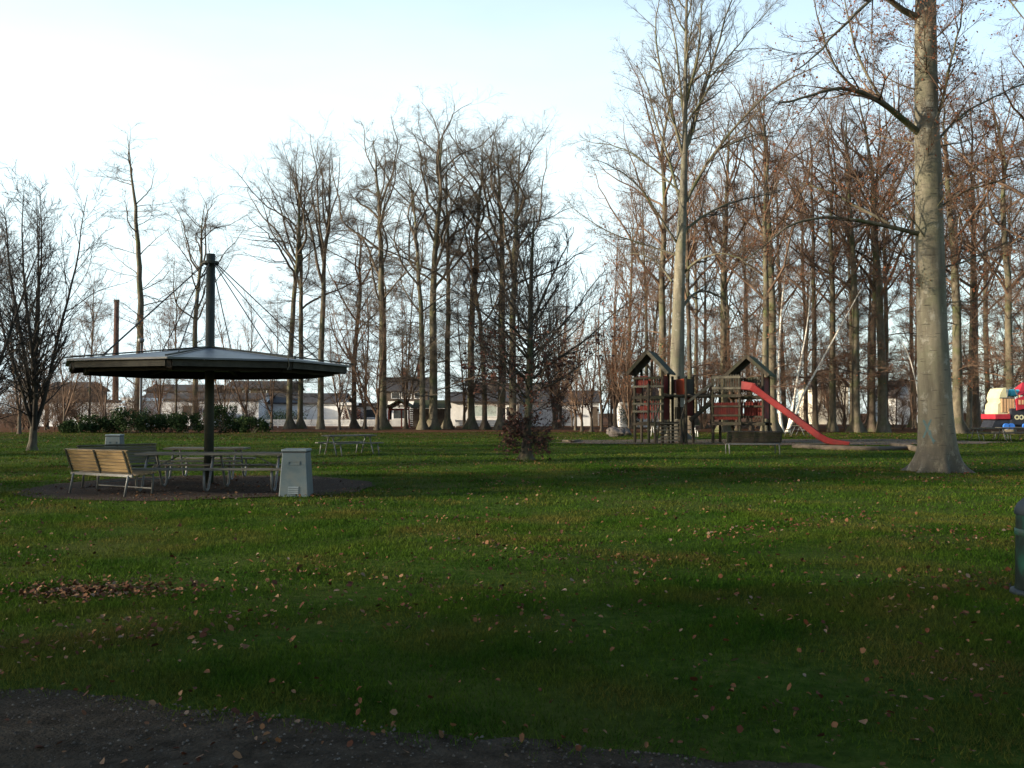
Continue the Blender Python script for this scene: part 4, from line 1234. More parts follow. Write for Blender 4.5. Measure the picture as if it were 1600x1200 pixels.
# ------------------------------------------------------------------ the canopy on its pole
ux, uy = at(327, HZ, 20.6)[0], 20.6
root = empty('canopy', (ux, uy, 0)); tag(root, 'wide eight sided shelter roof hung by cables from a dark central pole', 'canopy')
o = (ux, uy, 0)
ztop, zap, zea = 5.14, 3.03, 2.66
RR = 3.12
angs = [R(-63.7 - 22.5 + 45 * k) for k in range(8)]
def ring(r, z): return [(ux + r * math.cos(a), uy + r * math.sin(a), z) for a in angs]
MB().tube([(ux, uy, -.2), (ux, uy, 2.0), (ux, uy, ztop)], [.105, .102, .096], 20).build('pole', M['pole_dark'], root, o, smooth=True)
m = MB(); m.tube([(ux, uy, ztop - .26), (ux, uy, ztop - .22), (ux, uy, ztop - .17), (ux, uy, ztop - .15)], [.105, .18, .18, .105], 16)
m.build('collar', M['pole_dark'], root, o)
for k in range(8):                      # eight sheets of the roof
    a, b = ring(RR, zea)[k], ring(RR, zea)[(k + 1) % 8]
    c0, c1 = ring(.14, zap)[k], ring(.14, zap)[(k + 1) % 8]
    MB().add([a, b, c1, c0] + [(q[0], q[1], q[2] - .035) for q in (a, b, c1, c0)], [(0, 1, 2, 3), (7, 6, 5, 4), (0, 4, 5, 1), (1, 5, 6, 2), (2, 6, 7, 3), (3, 7, 4, 0)]).build('roof_sheet', M['roof_sheet'], root, o)
    # ridge strip and rafter under it
    rd = ring(RR + .05, zea)[k]; ri = ring(.12, zap)[k]
    MB().beam((rd[0], rd[1], rd[2] + .028), (ri[0], ri[1], ri[2] + .028), .05, .03).build('ridge', M['pole_dark'], root, o)
    q0 = ring(RR - .12, zea - .125)[k]; q1 = ring(.1, zap - .125)[k]
    MB().beam(q0, q1, .09, .15).build('rafter', M['under'], root, o)
    e0, e1 = ring(RR - .10, zea - .105)[k], ring(RR - .10, zea - .105)[(k + 1) % 8]
    v = Vector(e1) - Vector(e0)
    e0, e1 = Vector(e0) + v * .03, Vector(e1) - v * .03
    MB().beam(e0, e1, .04, .125).build('fascia', M['fascia'], root, o)
    f0, f1 = ring(RR - .42, zea - .14)[k], ring(RR - .42, zea - .14)[(k + 1) % 8]
    MB().beam(f0, f1, .07, .19).build('edge_beam', M['under'], root, o)
    cc = ring(RR * .76, zea + (zap - zea) * .25 + .05)[k]
    ct = ring(.11, ztop - .2)[k]
    MB().tube([ct, cc], .012, 6).build('cable', M['cable'], root, o)
m = MB()                                # a bit of rope hanging over the eave
pe = ring(RR + .02, zea)[1]
m.tube([(pe[0] - .10, pe[1] - .02, pe[2] + .16), (pe[0] - .12, pe[1] - .03, pe[2] + .04), (pe[0] - .09, pe[1] - .03, pe[2] - .12), (pe[0] - .13, pe[1] - .03, pe[2] - .2)], .012, 6).build('rope', M['grey_wood'], root, o)

# ------------------------------------------------------------------ seats, tables, bins
def rot2(p, a): return (p[0] * math.cos(a) - p[1] * math.sin(a), p[0] * math.sin(a) + p[1] * math.cos(a))
def picnic_table(loc, yaw, L, label, frames=2, style='u', group=None, top_w=.72, m='table_wood', h=.74, legm='galv'):
    root = empty('picnic_table', (loc[0], loc[1], float(gz(loc[0], loc[1])) + .012), yaw)
    tag(root, label, 'picnic table', group)
    mb = MB(); n = 5; pw = top_w / n
    for k in range(n): mb.box((0, -top_w / 2 + pw * (k + .5), h - .02), (L, pw - .012, .042))
    mb.build('table_top', M[m], root, bevel=.004)
    for s in (-1, 1):
        mb = MB()
        for k in range(2): mb.box((0, s * (.66 + .135 * k), .445), (L, .125, .04))
        mb.build('seat', M[m], root, bevel=.004)
    for k in range(frames):
        x = -L / 2 + .22 + (L - .44) * k / (frames - 1)
        for s in (-1, 1):
            mb = MB()
            if style == 'u':
                mb.tube([(x, s * .76, .42), (x, s * .76, .16), (x, s * .73, .06), (x, s * .66, .02), (x, s * .58, .02), (x, s * .50, .06), (x, s * .46, .16), (x, s * .34, .45), (x, s * .22, .69)], .026, 8)
            else:
                mb.tube([(x, s * .16, .69), (x, s * .26, .46), (x, s * .38, .2), (x, s * .47, .0)], .024, 8)
                mb.tube([(x, s * .78, .42), (x, s * .84, .2), (x, s * .9, .0)], .022, 8)
                mb.tube([(x, s * .27, .415), (x, s * .82, .415)], .02, 8)
            mb.build('leg', M[legm], root, smooth=True)
        mb = MB(); mb.box((x, 0, .685), (.05, top_w - .1, .03)); mb.build('crossbar', M[legm], root)
        sgn = -1 if x > 0 else 1
        if frames == 2 or k != 1:
            mb = MB(); mb.tube([(x, 0, .40), (x + sgn * .55, 0, .68)], .012, 6); mb.build('brace', M[legm], root)
    if style == 'u':
        mb = MB(); 
        for k in range(frames):
            x = -L / 2 + .22 + (L - .44) * k / (frames - 1)
            mb.tube([(x, -.42, .40), (x, .42, .40)], .02, 8)
        mb.build('tie_bar', M[legm], root)
    return root
# long table under the canopy, seen from its side
pA = at(340, HZ, 18.95)
picnic_table((pA[0], 18.95), R(-1), 3.1, 'long dark plank table under the canopy, ending behind the grey bin', 3)
pC = at(325, HZ, 22.4)
picnic_table((pC[0], 22.4), R(2), 1.9, 'short plank table behind the canopy pole', 2)
pD = at(546, HZ, 35.3)
picnic_table((pD[0], 35.3), R(38), 2.0, 'lone picnic table out on the lawn beyond the canopy', 2, style='a')
pE = at(1560, HZ, 55)
picnic_table((pE[0] - .6, 53.5), R(3), 3.6, 'long picnic table in front of the play train, nearer one', 3, style='a', m='grey_wood')
picnic_table((pE[0] + 1.6, 55.8), R(-4), 2.4, 'picnic table in front of the play train, half behind the other', 2, style='a', m='grey_wood')
pF = at(1250, HZ, 65)
picnic_table((pF[0], 65), R(60), 1.9, 'pale legged picnic table behind the slide under the birches', 2, style='a', m='grey_wood')
pG = at(1058, HZ, 58)
picnic_table((at(1052, HZ, 61)[0], 61), R(5), 3.2, 'picnic table glimpsed under the play bridge', 2, style='a', m='grey_wood', legm='white_paint')

def bench(loc, yaw, L, label, slat='bench_slat', legm='galv', group=None, nback=6, stretch=True):
    """yaw 0: the bench faces +Y, its back is at -Y"""
    root = empty('park_bench', (loc[0], loc[1], float(gz(loc[0], loc[1])) + .012), yaw)
    tag(root, label, 'bench', group)
    mb = MB()
    for k in range(5): mb.box((0, -.13 + k * .10, .43 - .012 * (4 - k) * .8), (L, .075, .032))
    mb.build('seat', M[slat], root, bevel=.004)
    mb = MB()
    tl = R(20)
    Mx = Matrix.Rotation(tl, 3, 'X')
    for k in range(nback):
        q = Mx @ Vector((0, 0, .06 + k * .068))
        mb.box((0, -.22 + q.y, .42 + q.z), (L, .026, .056), M=Mx)
    mb.build('backrest', M[slat], root, bevel=.004)
    q = Mx @ Vector((0, 0, .06 + nback * .068 - .02))
    mb = MB(); mb.box((0, -.215 + q.y, .42 + q.z + .012), (L + .02, .06, .026), M=Mx); mb.build('top_rail', M[slat], root, bevel=.004)
    for s in (-1, 0, 1):
        mb = MB()
        q = Mx @ Vector((0, -.03, .48)); q2 = Mx @ Vector((0, -.03, .0))
        mb.beam((s * (L / 2 - .06), -.22 + q2.y, .42 + q2.z), (s * (L / 2 - .06), -.22 + q.y, .42 + q.z), .04, .012, (0, 1, 0))
        mb.build('back_brace', M['pole_dark'], root)
    mb = MB(); mb.box((0, -.235, .385), (L, .03, .045)); mb.build('rear_rail', M[legm], root)
    for s in (-1, 1):
        x = s * (L / 2 - .1)
        mb = MB(); mb.tube([(x, -.24, .385), (x, -.26, .35), (x, -.33, .0)], .022, 8); mb.build('leg', M[legm], root, smooth=True)
        mb = MB(); mb.tube([(x, -.24, .39), (x, .25, .395), (x, .29, .37), (x, .30, .33), (x, .28, .0)], .022, 8); mb.build('leg', M[legm], root, smooth=True)
    if not stretch: return root
    mb = MB(); mb.tube([(-(L / 2 - .1), .29, .12), (L / 2 - .1, .29, .12)], .014, 6); mb.build('stretcher', M[legm], root)
    return root
e0, e1 = gnd(110, 773), gnd(193, 779)
mid = (e0 + e1) / 2
ax = e1 - e0
yaw = math.atan2(ax[1], ax[0])
off = rot2((0, .33), yaw)
bench((mid[0] + off[0], mid[1] + off[1]), yaw, 1.85, 'sunlit yellow slatted bench with its back to the path, by the canopy')
bench((-8.35, 20.15), R(-128), 1.8, 'dark shaded slatted bench behind the sunlit bench', slat='table_wood')  # darker plank wood stands in for the shade on this bench
pB = gnd(1179, 711)
bench((pB[0], pB[1] + .3), R(0), 2.1, 'dark bench on the lawn with its back to us, before the slide tower', slat='dark_wood', stretch=False)

def taper_bin(px, d, yaw, label):
    X = at(px, HZ, d)[0]
    root = empty('litter_bin', (X, d, float(gz(X, d))), yaw)
    tag(root, label, 'litter bin', 'blue grey tapered metal litter bins')
    def fr(z0, z1, w0, w1, d0, d1):
        return [(-w0, -d0, z0), (w0, -d0, z0), (w0, d0, z0), (-w0, d0, z0), (-w1, -d1, z1), (w1, -d1, z1), (w1, d1, z1), (-w1, d1, z1)]
    FC = [(3, 2, 1, 0), (4, 5, 6, 7), (0, 1, 5, 4), (1, 2, 6, 5), (2, 3, 7, 6), (3, 0, 4, 7)]
    b = MB().add(fr(.0, .83, .275, .225, .275, .22), FC).build('body', M['bin_blue'], root, bevel=.012)
    MB().add(fr(.831, .853, .222, .222, .217, .217), FC).build('rim_shadow', M['bin_shadow'], root)  # dark recessed strip, coloured as the shadow under the lid
    MB().add(fr(.854, .90, .245, .235, .24, .23), FC).build('lid', M['bin_lid'], root, bevel=.012)
    def fy(z): return -.275 + (.055) * z / .83 - .001
    for k in range(4):                  # pressed louvres
        z = .06 + k * .036
        MB().add([(-.10, fy(z), z), (.10, fy(z), z), (.10, fy(z + .028), z + .028), (-.10, fy(z + .028), z + .028), (-.095, fy(z) - .016, z + .003), (.095, fy(z) - .016, z + .003), (.095, fy(z + .02) - .004, z + .024), (-.095, fy(z + .02) - .004, z + .024)], FC).build('louvre', M['bin_lid'], b)
    m = MB()
    for (xa, xb, za, zb) in ((-.11, .11, .66, .672), (-.11, .11, .60, .612), (-.11, -.098, .612, .66), (.098, .11, .612, .66)):
        m.add([(xa, fy(za), za), (xb, fy(za), za), (xb, fy(zb), zb), (xa, fy(zb), zb), (xa, fy(za) - .008, za), (xb, fy(za) - .008, za), (xb, fy(zb) - .008, zb), (xa, fy(zb) - .008, zb)], FC)
    m.build('pressed_frame', M['bin_blue'], b)
taper_bin(464, 17.75, R(1), 'blue grey tapered metal bin at the end of the long table')
taper_bin(180, 30.5, R(6), 'blue grey tapered metal bin standing far behind the benches')

# dark round bin at the edge of the photo
X, Y = at(1583, HZ, 8.2)[0] + .25, 8.2
root = empty('litter_bin', (X, Y, float(gz(X, Y)))); tag(root, 'dark green round bin with a domed lid, cut by the photo edge', 'litter bin')
prof = [(0, .02), (.27, .02), (.275, .03), (.275, .055), (.245, .07), (.232, .12), (.222, .45), (.215, .66)]
def lathe(prof, n=28):
    mb = MB()
    vs = [(r * math.cos(2 * PI * k / n), r * math.sin(2 * PI * k / n), z) for r, z in prof for k in range(n)]
    mb.add(vs, [(i * n + k, i * n + (k + 1) % n, (i + 1) * n + (k + 1) % n, (i + 1) * n + k) for i in range(len(prof) - 1) for k in range(n)])
    return mb
lathe([(.001, .0), (.27, .0), (.275, .012), (.27, .04), (.235, .05)]).build('base', M['green_lid'], root, smooth=True)
lathe([(.232, .051), (.228, .12), (.222, .45), (.215, .70)]).build('body', M['green_bin'], root, smooth=True)
lathe([(.222, .701), (.228, .715), (.225, .75), (.20, .80), (.15, .845), (.08, .87), (.001, .878)]).build('lid', M['green_lid'], root, smooth=True)
lathe([(.2235, .52), (.229, .525), (.228, .575), (.2215, .58)]).build('band', mat('green_band', (.010, .05, .035), (.02, .035, .028), 9, .5), root, smooth=True)

# ------------------------------------------------------------------ the play structure
DP = 48.5
px0 = at(1060, HZ, DP)[0]
root = empty('play_structure', (px0, DP, 0))
tag(root, 'dark timber play tower with two gabled huts, red panels and a bridge', 'play tower')
oP = (px0, DP, 0)
def pz(py, d=DP): return at(800, py, d)[2]
def pxx(px, d=DP): return at(px, HZ, d)[0]
ZU, ZL = pz(618), pz(659)              # upper and lower floor
def post(px, d, z0, z1, r=.075, m='dark_wood'):
    X = pxx(px, d)
    z0 = -.15 if z0 is None else z0
    MB().tube([(X, d, z0), (X, d, z1)], r, 10).build('post', M[m], root, oP, smooth=False)
    return X
def hut(pxl, dl, th, wd, dp, roof_low, roof_top, front_post_top, mossy):
    """a square hut: front left foot at pixel column pxl, turned by th; returns its frame function"""
    x0 = pxx(pxl, dl)
    rx, ry = math.cos(th), -math.sin(th)
    bx, by = math.sin(th), math.cos(th)
    def q(u, v, z): return (x0 + u * rx + v * bx, dl + u * ry + v * by, z)
    for (u, v) in ((0, 0), (wd, 0), (0, dp), (wd, dp)):
        MB().tube([q(u, v, -.15), q(u, v, roof_low + .12)], .075, 10).build('post', M['dark_wood'], root, oP)
    # roof: two slabs
    ov, fo = .34, .28
    c = wd / 2
    zl = roof_low - .12
    for s in (-1, 1):
        e = c + s * (wd / 2 + ov)
        A, B = q(e, -fo, zl), q(c, -fo, roof_top)
        A2, B2 = q(e, dp + fo, zl), q(c, dp + fo, roof_top)
        dn = Vector((0, 0, -.09))
        vs = [A, B, B2, A2] + [tuple(Vector(p) + dn) for p in (A, B, B2, A2)]
        MB().add(vs, [(0, 1, 2, 3), (7, 6, 5, 4), (0, 4, 5, 1), (1, 5, 6, 2), (2, 6, 7, 3), (3, 7, 4, 0)]).build('roof', M['moss_roof' if mossy and s > 0 else 'play_roof'], root, oP)
        dn2 = Vector((0, 0, -.06)); up2 = Vector((-by * 0, 0, .03))
        A3, B3 = Vector(q(e, -fo - .025, zl)) + dn2, Vector(q(c, -fo - .025, roof_top)) + dn2
        MB().beam(A3, B3, .04, .17).build('barge_board', M['grey_wood' if s > 0 and not mossy else 'dark_wood'], root, oP)
    # floors
    for z in (ZU, ZL):
        m = MB()
        for k in range(7):
            v0 = dp * (k + .5) / 7
            a, b = q(.02, v0, z - .03), q(wd - .02, v0, z - .03)
            m.beam(a, b, dp / 7 - .02, .05)
        m.build('platform', M['dark_wood'], root, oP)
        for v0 in (0, dp):
            MB().beam(q(-.12, v0 - (.10 if v0 == 0 else -.10), z - .12), q(wd + .12, v0 - (.10 if v0 == 0 else -.10), z - .12), .10, .14).build('floor_beam', M['dark_wood'], root, oP)
    return q
def planks(q, u0, u1, v0, v1, z0, z1, n, m, name='panel', gap=.025, th=.03):
    mb = MB()
    for k in range(n):
        a, b = (k + gap * 0) / n, (k + 1) / n
        ua, ub = u0 + (u1 - u0) * a, u0 + (u1 - u0) * b
        va, vb = v0 + (v1 - v0) * a, v0 + (v1 - v0) * b
        A, B = Vector(q(ua, va, 0)), Vector(q(ub, vb, 0))
        dv = (B - A)
        L = dv.length - gap
        mb.box(((A.x + B.x) / 2, (A.y + B.y) / 2, (z0 + z1) / 2 + .015 * ((k % 2) - .5)), (L, th, z1 - z0), math.atan2(dv.y, dv.x))
    return mb.build(name, M[m], root, oP)
def rail(a, b, wd=.05, ht=.11, m='dark_wood', name='rail'):
    return MB().beam(a, b, wd, ht).build(name, M[m], root, oP)
TH = R(22)
ql = hut(992, 48.7, TH, 1.46, 1.45, pz(579), pz(548), None, False)
WL = 1.46
# front: rails, red boards, a middle post
MB().tube([ql(.76, -.12, -.15), ql(.76, -.12, pz(600))], .07, 10).build('post', M['dark_wood'], root, oP)
for py, mm in ((591, 'dark_wood'), (604, 'grey_wood'), (631, 'grey_wood'), (643, 'grey_wood')):
    rail(ql(-.1, -.09, pz(py)), ql(WL + .08, -.09, pz(py)), m=mm)
planks(ql, .10, .70, .06, .06, pz(605), pz(587), 5, 'red_wood')
planks(ql, .84, WL - .1, .06, .06, pz(605), pz(588), 4, 'dark_wood', gap=.06)
planks(ql, .12, WL - .1, 1.40, 1.40, pz(606), pz(587), 9, 'red_wood')
planks(ql, WL - .02, WL - .02, .1, 1.38, pz(614), pz(587), 8, 'red_wood')
planks(ql, .02, .02, .1, 1.38, pz(614), pz(590), 8, 'red_wood')
planks(ql, .10, .66, .1, .1, pz(654), pz(634), 5, 'red_wood')
planks(ql, .80, WL - .1, .1, .1, pz(657), pz(623), 4, 'grey_wood', gap=.08)
planks(ql, .12, WL - .1, 1.38, 1.38, pz(655), pz(626), 8, 'red_wood', gap=.07)
# middle bay: open landing with a red panel, its sunlight painted as orange
xb0, xb1 = 1050, 1083
for px, dd in ((1051, 49.6), (1072, 48.3), (1083, 49.5), (1061, 50.6)):
    post(px, dd, None, pz(588, dd))
def qb(px, d): return lambda u, v, z: None
def plankw(pa, da, pb, db, z0, z1, n, m, gap=.02):
    A, B = (pxx(pa, da), da), (pxx(pb, db), db)
    mb = MB()
    for k in range(n):
        a, b = k / n, (k + 1) / n
        x0, y0 = A[0] + (B[0] - A[0]) * a, A[1] + (B[1] - A[1]) * a
        x1, y1 = A[0] + (B[0] - A[0]) * b, A[1] + (B[1] - A[1]) * b
        L = math.hypot(x1 - x0, y1 - y0) - gap
        mb.box(((x0 + x1) / 2, (y0 + y1) / 2, (z0 + z1) / 2 + .012 * (k % 2)), (L, .03, z1 - z0), math.atan2(y1 - y0, x1 - x0))
    return mb.build('panel', M[m], root, oP)
plankw(1057, 49.9, 1069.5, 48.5, pz(616), pz(591.5), 1, 'sunlit_red_wood')
plankw(1073.5, 48.4, 1083, 49.4, pz(616), pz(592), 5, 'dark_wood', .01)
plankw(1074, 48.5, 1083, 49.5, pz(650), pz(620), 5, 'red_wood', .04)
plankw(1052, 49.7, 1061, 50.5, pz(614), pz(592), 4, 'red_wood', .03)
plankw(1054, 49.5, 1070, 48.6, pz(655), pz(636), 6, 'dark_wood', .07)
plankw(1034, 48.25, 1046, 49.3, pz(656), pz(622), 4, 'red_wood', .02)
m = MB()
for k in range(8):
    dd = 48.4 + k * .28
    m.beam((pxx(1047, dd), dd, ZU - .03), (pxx(1082, dd), dd, ZU - .03), .25, .05)
m.build('platform', M['dark_wood'], root, oP)
m = MB()
for k in range(8):
    dd = 48.4 + k * .28
    m.beam((pxx(1034, dd), dd, ZL - .03), (pxx(1073, dd), dd, ZL - .03), .25, .05)
m.build('platform', M['dark_wood'], root, oP)
# stairs towards the lawn
nst = 6
for k in range(nst):
    z = ZL - .03 - (ZL - .12) * (k + .3) / nst
    dd = 48.0 - k * .17
    MB().box(((pxx(1031.5 - k * .35, dd) + pxx(1063 - k * .05, dd)) / 2, dd, z), (pxx(1063, dd) - pxx(1031.5 - k * .35, dd), .2, .06)).build('step', M['grey_wood'], root, oP)
for pa, pb in ((1030.5, 1026), (1064, 1063.5)):
    MB().beam((pxx(pa, 48.2), 48.2, ZL - .04), (pxx(pb, 46.95), 46.95, .03), .06, .18).build('stringer', M['dark_wood'], root, oP)
for pa, pb, dd in ((1023.5, 1023.5, 47.2), (1063.5, 1063.5, 47.3), (1068, 1068, 47.6)):
    post(pa, dd, None, pz(655, dd), .07)
rail((pxx(1023.5, 47.2), 47.2, pz(655)), (pxx(1031, 48.1), 48.1, pz(634)), .05, .08)
rail((pxx(1064, 47.3), 47.3, pz(655)), (pxx(1071, 48.2), 48.2, pz(630)), .05, .08)
# bridge and sloping log ramp between the huts
for dd in (48.5, 49.6):
    MB().tube([(pxx(1036, dd), dd, pz(618, dd) - .02), (pxx(1116, dd), dd, pz(619, dd) - .02)], .085, 10).build('bridge_log', M['dark_wood'], root, oP)
m = MB()
for k in range(14):
    X = pxx(1083, 49) + (pxx(1113, 49) - pxx(1083, 49)) * (k + .5) / 14
    m.box((X, 49.05, pz(616, 49)), (.06, 1.0, .04))
m.build('bridge_deck', M['dark_wood'], root, oP)
rail((pxx(1075, 48.2), 48.2, pz(628, 48.2)), (pxx(1112, 48.3), 48.3, pz(600, 48.3)), .05, .12, 'grey_wood')
for dd in (48.6, 49.3):
    MB().tube([(pxx(1078, dd), dd, pz(657, dd)), (pxx(1113, dd), dd, pz(628, dd))], .11, 10).build('ramp_log', M['dark_wood'], root, oP)
m = MB()
for k in range(9):
    t = (k + .5) / 9
    m.box((pxx(1078 + 35 * t, 48.95), 48.95, pz(657 - 29 * t, 48.95) + .1), (.12, .72, .05))
m.build('ramp_deck', M['dark_wood'], root, oP)
# the hut with the slide
qr = hut(1145, 48.3, R(26), 1.55, 1.6, pz(583), pz(556), None, True)
for px, dd, zt_ in ((1114, 48.4, pz(588)), (1156, 47.6, pz(588)), (1125, 49.9, pz(600)), (1113.5, 49.9, pz(590))):
    post(px, dd, None, zt_)
# balcony with pale balusters
A, B = (pxx(1113, 48.3), 48.3), (pxx(1156, 47.55), 47.55)
def qbal(u, v, z): return (A[0] + (B[0] - A[0]) * u, A[1] + (B[1] - A[1]) * u - .09 + v, z)
rail(qbal(-.02, 0, pz(590)), qbal(1.02, 0, pz(590)), .05, .13, 'grey_wood')
rail(qbal(-.02, 0, pz(607)), qbal(1.02, 0, pz(607)), .05, .12, 'grey_wood')
m = MB()
for k in range(11):
    p_ = qbal((k + .5) / 11, .05, 0)
    m.box((p_[0], p_[1], (pz(613) + pz(586)) / 2), (.06, .025, pz(586) - pz(613)))
m.build('balusters', M['grey_wood'], root, oP)
m = MB()
for k in range(9):
    t = k / 8
    m.beam(qbal(0.02, .12 + t * 1.3, ZU - .03), qbal(.98, .12 + t * 1.3, ZU - .03), .15, .05)
m.build('platform', M['dark_wood'], root, oP)
m = MB()
for k in range(9):
    t = k / 8
    m.beam(qbal(0.02, .12 + t * 1.3, ZL - .03), qbal(.98, .12 + t * 1.3, ZL - .03), .15, .05)
m.build('platform', M['dark_wood'], root, oP)
for py in (618, 661): rail(qbal(-.02, -.02, pz(py) - .03), qbal(1.03, -.02, pz(py) - .03), .09, .15)
for py in (635, 649): rail(qbal(-.02, -.01, pz(py)), qbal(1.02, -.01, pz(py)), .05, .10)
mb = MB()
for k in range(10):
    p_ = qbal((k + .5) / 10 * .86 + .07, .07, 0)
    mb.box((p_[0], p_[1], (pz(656) + pz(629.5)) / 2 + .02 * (k % 2)), (.118, .03, pz(629.5) - pz(656)))
mb.build('panel', M['red_wood'], root, oP)
planks(qr, .62, 1.5, .1, .1, pz(650), pz(626), 6, 'red_wood', gap=.05)
planks(qr, 1.57, 1.57, .1, 1.4, pz(654), pz(624), 7, 'red_wood', gap=.04)
planks(qr, .1, 1.45, 1.42, 1.42, pz(654), pz(628), 9, 'red_wood', gap=.06)
planks(qr, 1.57, 1.57, .1, 1.4, pz(614), pz(590), 7, 'red_wood', gap=.02)
planks(qr, .75, 1.4, .06, .06, pz(612), pz(590), 5, 'dark_wood', gap=.02)
planks(qr, .1, 1.45, 1.42, 1.42, pz(612), pz(590), 9, 'dark_wood', gap=.03)
for py in (635, 651): rail(qr(.3, -.06, pz(py)), qr(1.6, -.06, pz(py)), .05, .1)
# red slide: a trough with sides
sp = [(1161, 607, 47.6), (1174, 608, 47.35), (1190, 618.5, 47.2), (1240, 655, 46.6), (1278, 683.5, 46.1), (1290, 690.5, 46.0), (1302, 693, 45.9), (1327, 694.5, 45.6)]
cen = [Vector(at(a, b, c)) for a, b, c in sp]
sec = [(-.30, .24), (-.27, .25), (-.25, .03), (-.20, -.02), (.20, -.02), (.25, .03), (.27, .25), (.30, .24), (.28, -.03), (.22, -.07), (-.22, -.07), (-.28, -.03)]
vs, fs = [], []
hside = [1.5, 1.3, 1.0, 1.0, 1.0, 1.0, .9, .5]
for i, c in enumerate(cen):
    t = (cen[min(i + 1, len(cen) - 1)] - cen[max(i - 1, 0)]).normalized()
    sd = Vector((t.y, -t.x, 0)).normalized()
    up = sd.cross(t).normalized()
    if up.z < 0: up = -up
    for (u, v) in sec: vs.append(c + sd * u + up * (v * hside[i] if v > .1 else v))
n = len(sec)
for i in range(len(cen) - 1):
    for k in range(n): fs.append((i * n + k, i * n + (k + 1) % n, (i + 1) * n + (k + 1) % n, (i + 1) * n + k))
fs += [tuple(range(n))[::-1], tuple((len(cen) - 1) * n + k for k in range(n))]
MB().add(vs, fs).build('slide', M['slide'], root, oP)
c = at(1300, 697, 45.9)
MB().box((c[0], 45.9, .06), (.1, .4, .24)).build('slide_foot', M['dark_wood'], root, oP)

# log edging of the play area, stones, a fallen branch
m = link
ge = [(1240, 701, .09), (1290, 703.5, .1), (1350, 704.5, .1), (1418, 703, .09)]
pts = [gnd(a, b) for a, b, r in ge]
lg = MB().tube([(p[0], p[1], float(gz(p[0], p[1])) + .07) for p in pts], [.11, .12, .12, .11], 10).build('edging_log', M['log'], None, tuple(pts[0]), smooth=True)
tag(lg, 'long dark log edging the play area by the slide end', 'log')
pts = [gnd(1392, 697), gnd(1418, 702), gnd(1436, 706)]
lg = MB().tube([(p[0], p[1], .1) for p in pts], [.1, .14, .12], 9).build('edging_log', M['log'], None, tuple(pts[0]), smooth=True)
tag(lg, 'pale weathered log lying against the foot of the big beech', 'log')
pts = [gnd(880, 691), gnd(893, 692.5), gnd(906, 690)]
lg = MB().tube([(p[0], p[1], .08) for p in pts], [.07, .08, .05], 8).build('fallen_branch', M['log'], None, tuple(pts[0]), smooth=True)
tag(lg, 'thin branch lying on bare ground past the copper beech', 'branch')
def rock(px, py, s, seed, label, sc=(1, .8, .7)):
    import bmesh
    r_ = random.Random(seed)
    p = gnd(px, py)
    bm = bmesh.new()
    bmesh.ops.create_icosphere(bm, subdivisions=3, radius=s)
    ph = [r_.uniform(0, 6) for _ in range(9)]
    for v in bm.verts:
        n_ = v.co.normalized()
        k = 1 + .18 * math.sin(3 * n_.x + ph[0]) * math.sin(4 * n_.y + ph[1]) + .14 * math.sin(6 * n_.z + ph[2] + 3 * n_.x) + .07 * math.sin(11 * n_.y + ph[3]) + r_.uniform(-.02, .02)
        v.co = Vector((n_.x * sc[0], n_.y * sc[1], n_.z * sc[2])) * s * k
    me = bpy.data.meshes.new('boulder'); bm.to_mesh(me); bm.free()
    me.materials.append(M['stone'])
    o_ = link('boulder', me); o_.location = (p[0], p[1], s * .35)
    o_.rotation_euler = (0, 0, r_.uniform(0, 6))
    tag(o_, label, 'boulder', 'stones heaped beside the play huts')
rock(963, 682, .62, 1, 'largest pinkish stone of the heap beside the forked trunk')
rock(975, 681, .55, 2, 'dark stone at the hut side of the stone heap')
rock(955, 678, .42, 3, 'smallest stone at the back of the stone heap')

# ------------------------------------------------------------------ the colourful play train at the edge
DT = 60.0
X0 = at(1545, HZ, DT)[0]
root = empty('play_train', (at(1590, HZ, DT)[0], DT, 0)); tag(root, 'colourful play train with a cream front, red sides and a black body with two rings', 'play train')
oT = (at(1590, HZ, DT)[0], DT, 0)
tx = lambda px: at(px + 9, HZ, DT)[0]
tz = lambda py: at(800, py, DT)[2]
def tbox(name, m, pa, pb, ya, yb, d0, d1, par=root, bevel=.03):
    mb = MB(); rect(mb, tx(pa), tx(pb), DT + d0, DT + d1, tz(yb), tz(ya)); return mb.build(name, M[m], par, oT, bevel=bevel)
# cream rounded front
prof = [(1553, 651), (1551, 646), (1552, 632), (1556, 628), (1554, 622), (1556, 614), (1560, 607), (1565, 605.5), (1566, 622), (1567, 650), (1561, 652)]
MB().prism([(tx(a), DT + .1, tz(b)) for a, b in prof], (0, 1.6, 0)).build('front', M['t_cream'], root, oT)
m = MB()
for k in range(5): rect(m, tx(1556.5) + k * .18, tx(1556.5) + k * .18 + .11, DT + .02, DT + .08, tz(644), tz(623))
m.build('slat_panel', M['t_tan'], root, oT)
tbox('deck', 't_tan', 1567, 1620, 643, 646, .0, 1.7)
tbox('rail_bar', 'galv', 1553, 1577, 621, 622.5, -.02, .05)
MB().tube([(tx(1566) + .0, DT + .1, tz(622)), (tx(1568), DT + .1, tz(609)), (tx(1573), DT + .1, tz(605)), (tx(1579), DT + .1, tz(609)), (tx(1583), DT + .1, tz(619))], .03, 8).build('hoop', M['galv'], root, oT)
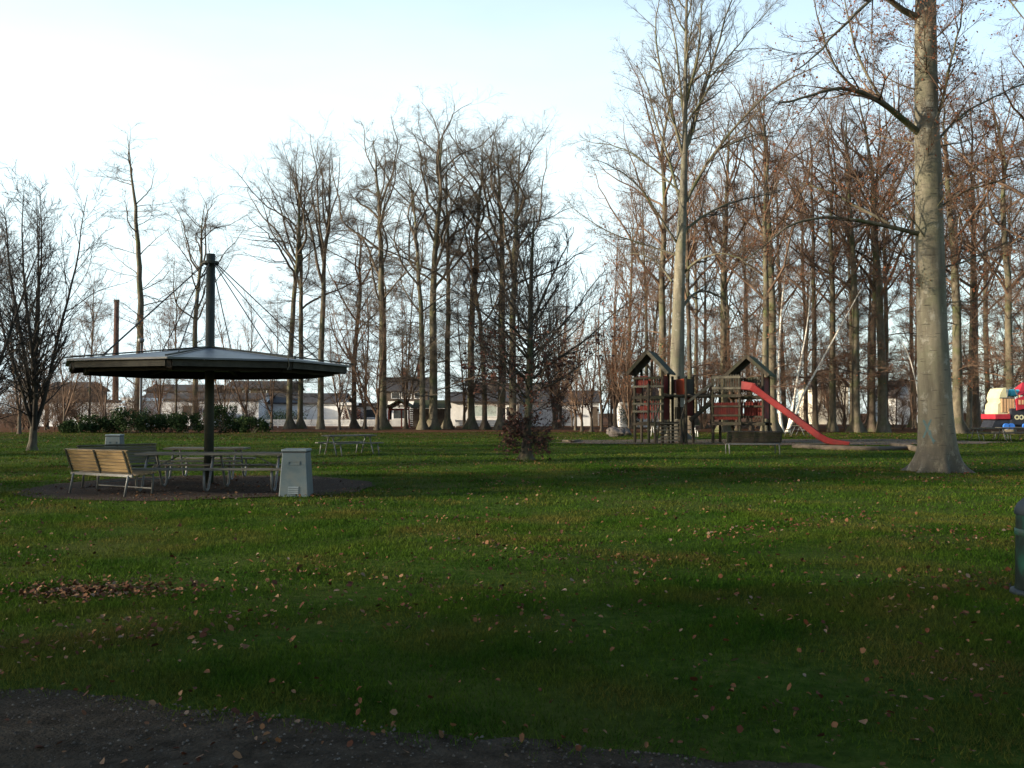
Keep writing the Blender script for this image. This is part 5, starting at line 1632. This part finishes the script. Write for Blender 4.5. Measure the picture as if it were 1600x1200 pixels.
mb = MB().prism([(tx(a), DT - .25, tz(b)) for a, b in ((1576, 623), (1595, 617), (1595, 637), (1577, 641))], (0, .12, 0)); bp = mb.build('side_panel', M['t_red'], root, oT)
for px in (1581, 1586, 1591):
    mb = MB(); rect(mb, tx(px) - .06, tx(px) + .06, DT - .275, DT - .252, tz(632), tz(625)); mb.build('slot', M['t_tan'], bp, oT)
tbox('footplate', 't_red', 1544, 1568, 647, 655, -.15, 1.7)
body = tbox('body', 't_black', 1568, 1625, 638, 666, -.1, 1.5, bevel=.12)
for px in (1578.5, 1585.5):
    mb = MB()
    ctr = Vector((tx(px), DT - .13, tz(652)))
    n = 20
    vs = [ctr + Vector((r_ * math.cos(2 * PI * k / n), y_, r_ * math.sin(2 * PI * k / n))) for (r_, y_) in ((.155, 0), (.155, .06), (.085, .06), (.085, 0)) for k in range(n)]
    mb.add(vs, [(j * n + k, j * n + (k + 1) % n, ((j + 1) % 4) * n + (k + 1) % n, ((j + 1) % 4) * n + k) for j in range(4) for k in range(n)])
    mb.build('ring', M['t_cream'], body, oT)
MB().prism([(tx(a), DT - .05, tz(b)) for a, b in ((1540, 668), (1545, 657), (1570, 656), (1570, 668))], (0, 1.5, 0)).build('snow_plough', M['t_black'], root, oT)
for px in (1560, 1568, 1590, 1600):
    c = Vector((tx(px), DT - .3, tz(666)))
    MB().tube([c, c + Vector((0, .16, 0))], .19, 20).build('wheel', M['t_blue'], root, oT)
tbox('boiler_dome', 't_teal', 1577, 1594, 608, 619, .5, 1.4, bevel=.12)
MB().add([(tx(1586), DT + .2, tz(617)), (tx(1622), DT + .2, tz(617)), (tx(1622), DT + 1.8, tz(617)), (tx(1586), DT + 1.8, tz(617)), (tx(1603), DT + 1.0, tz(596))], [(0, 1, 4), (1, 2, 4), (2, 3, 4), (3, 0, 4), (3, 2, 1, 0)]).build('roof', M['t_red'], root, oT)
for px, dd in ((1588, .25), (1620, .25), (1588, 1.7), (1620, 1.7)): MB().tube([(tx(px), DT + dd, tz(643)), (tx(px), DT + dd, tz(617) - .003)], .05, 8).build('post', M['t_tan'], root, oT)

print('trees', N_TREES[0], 'objects', len(bpy.data.objects))
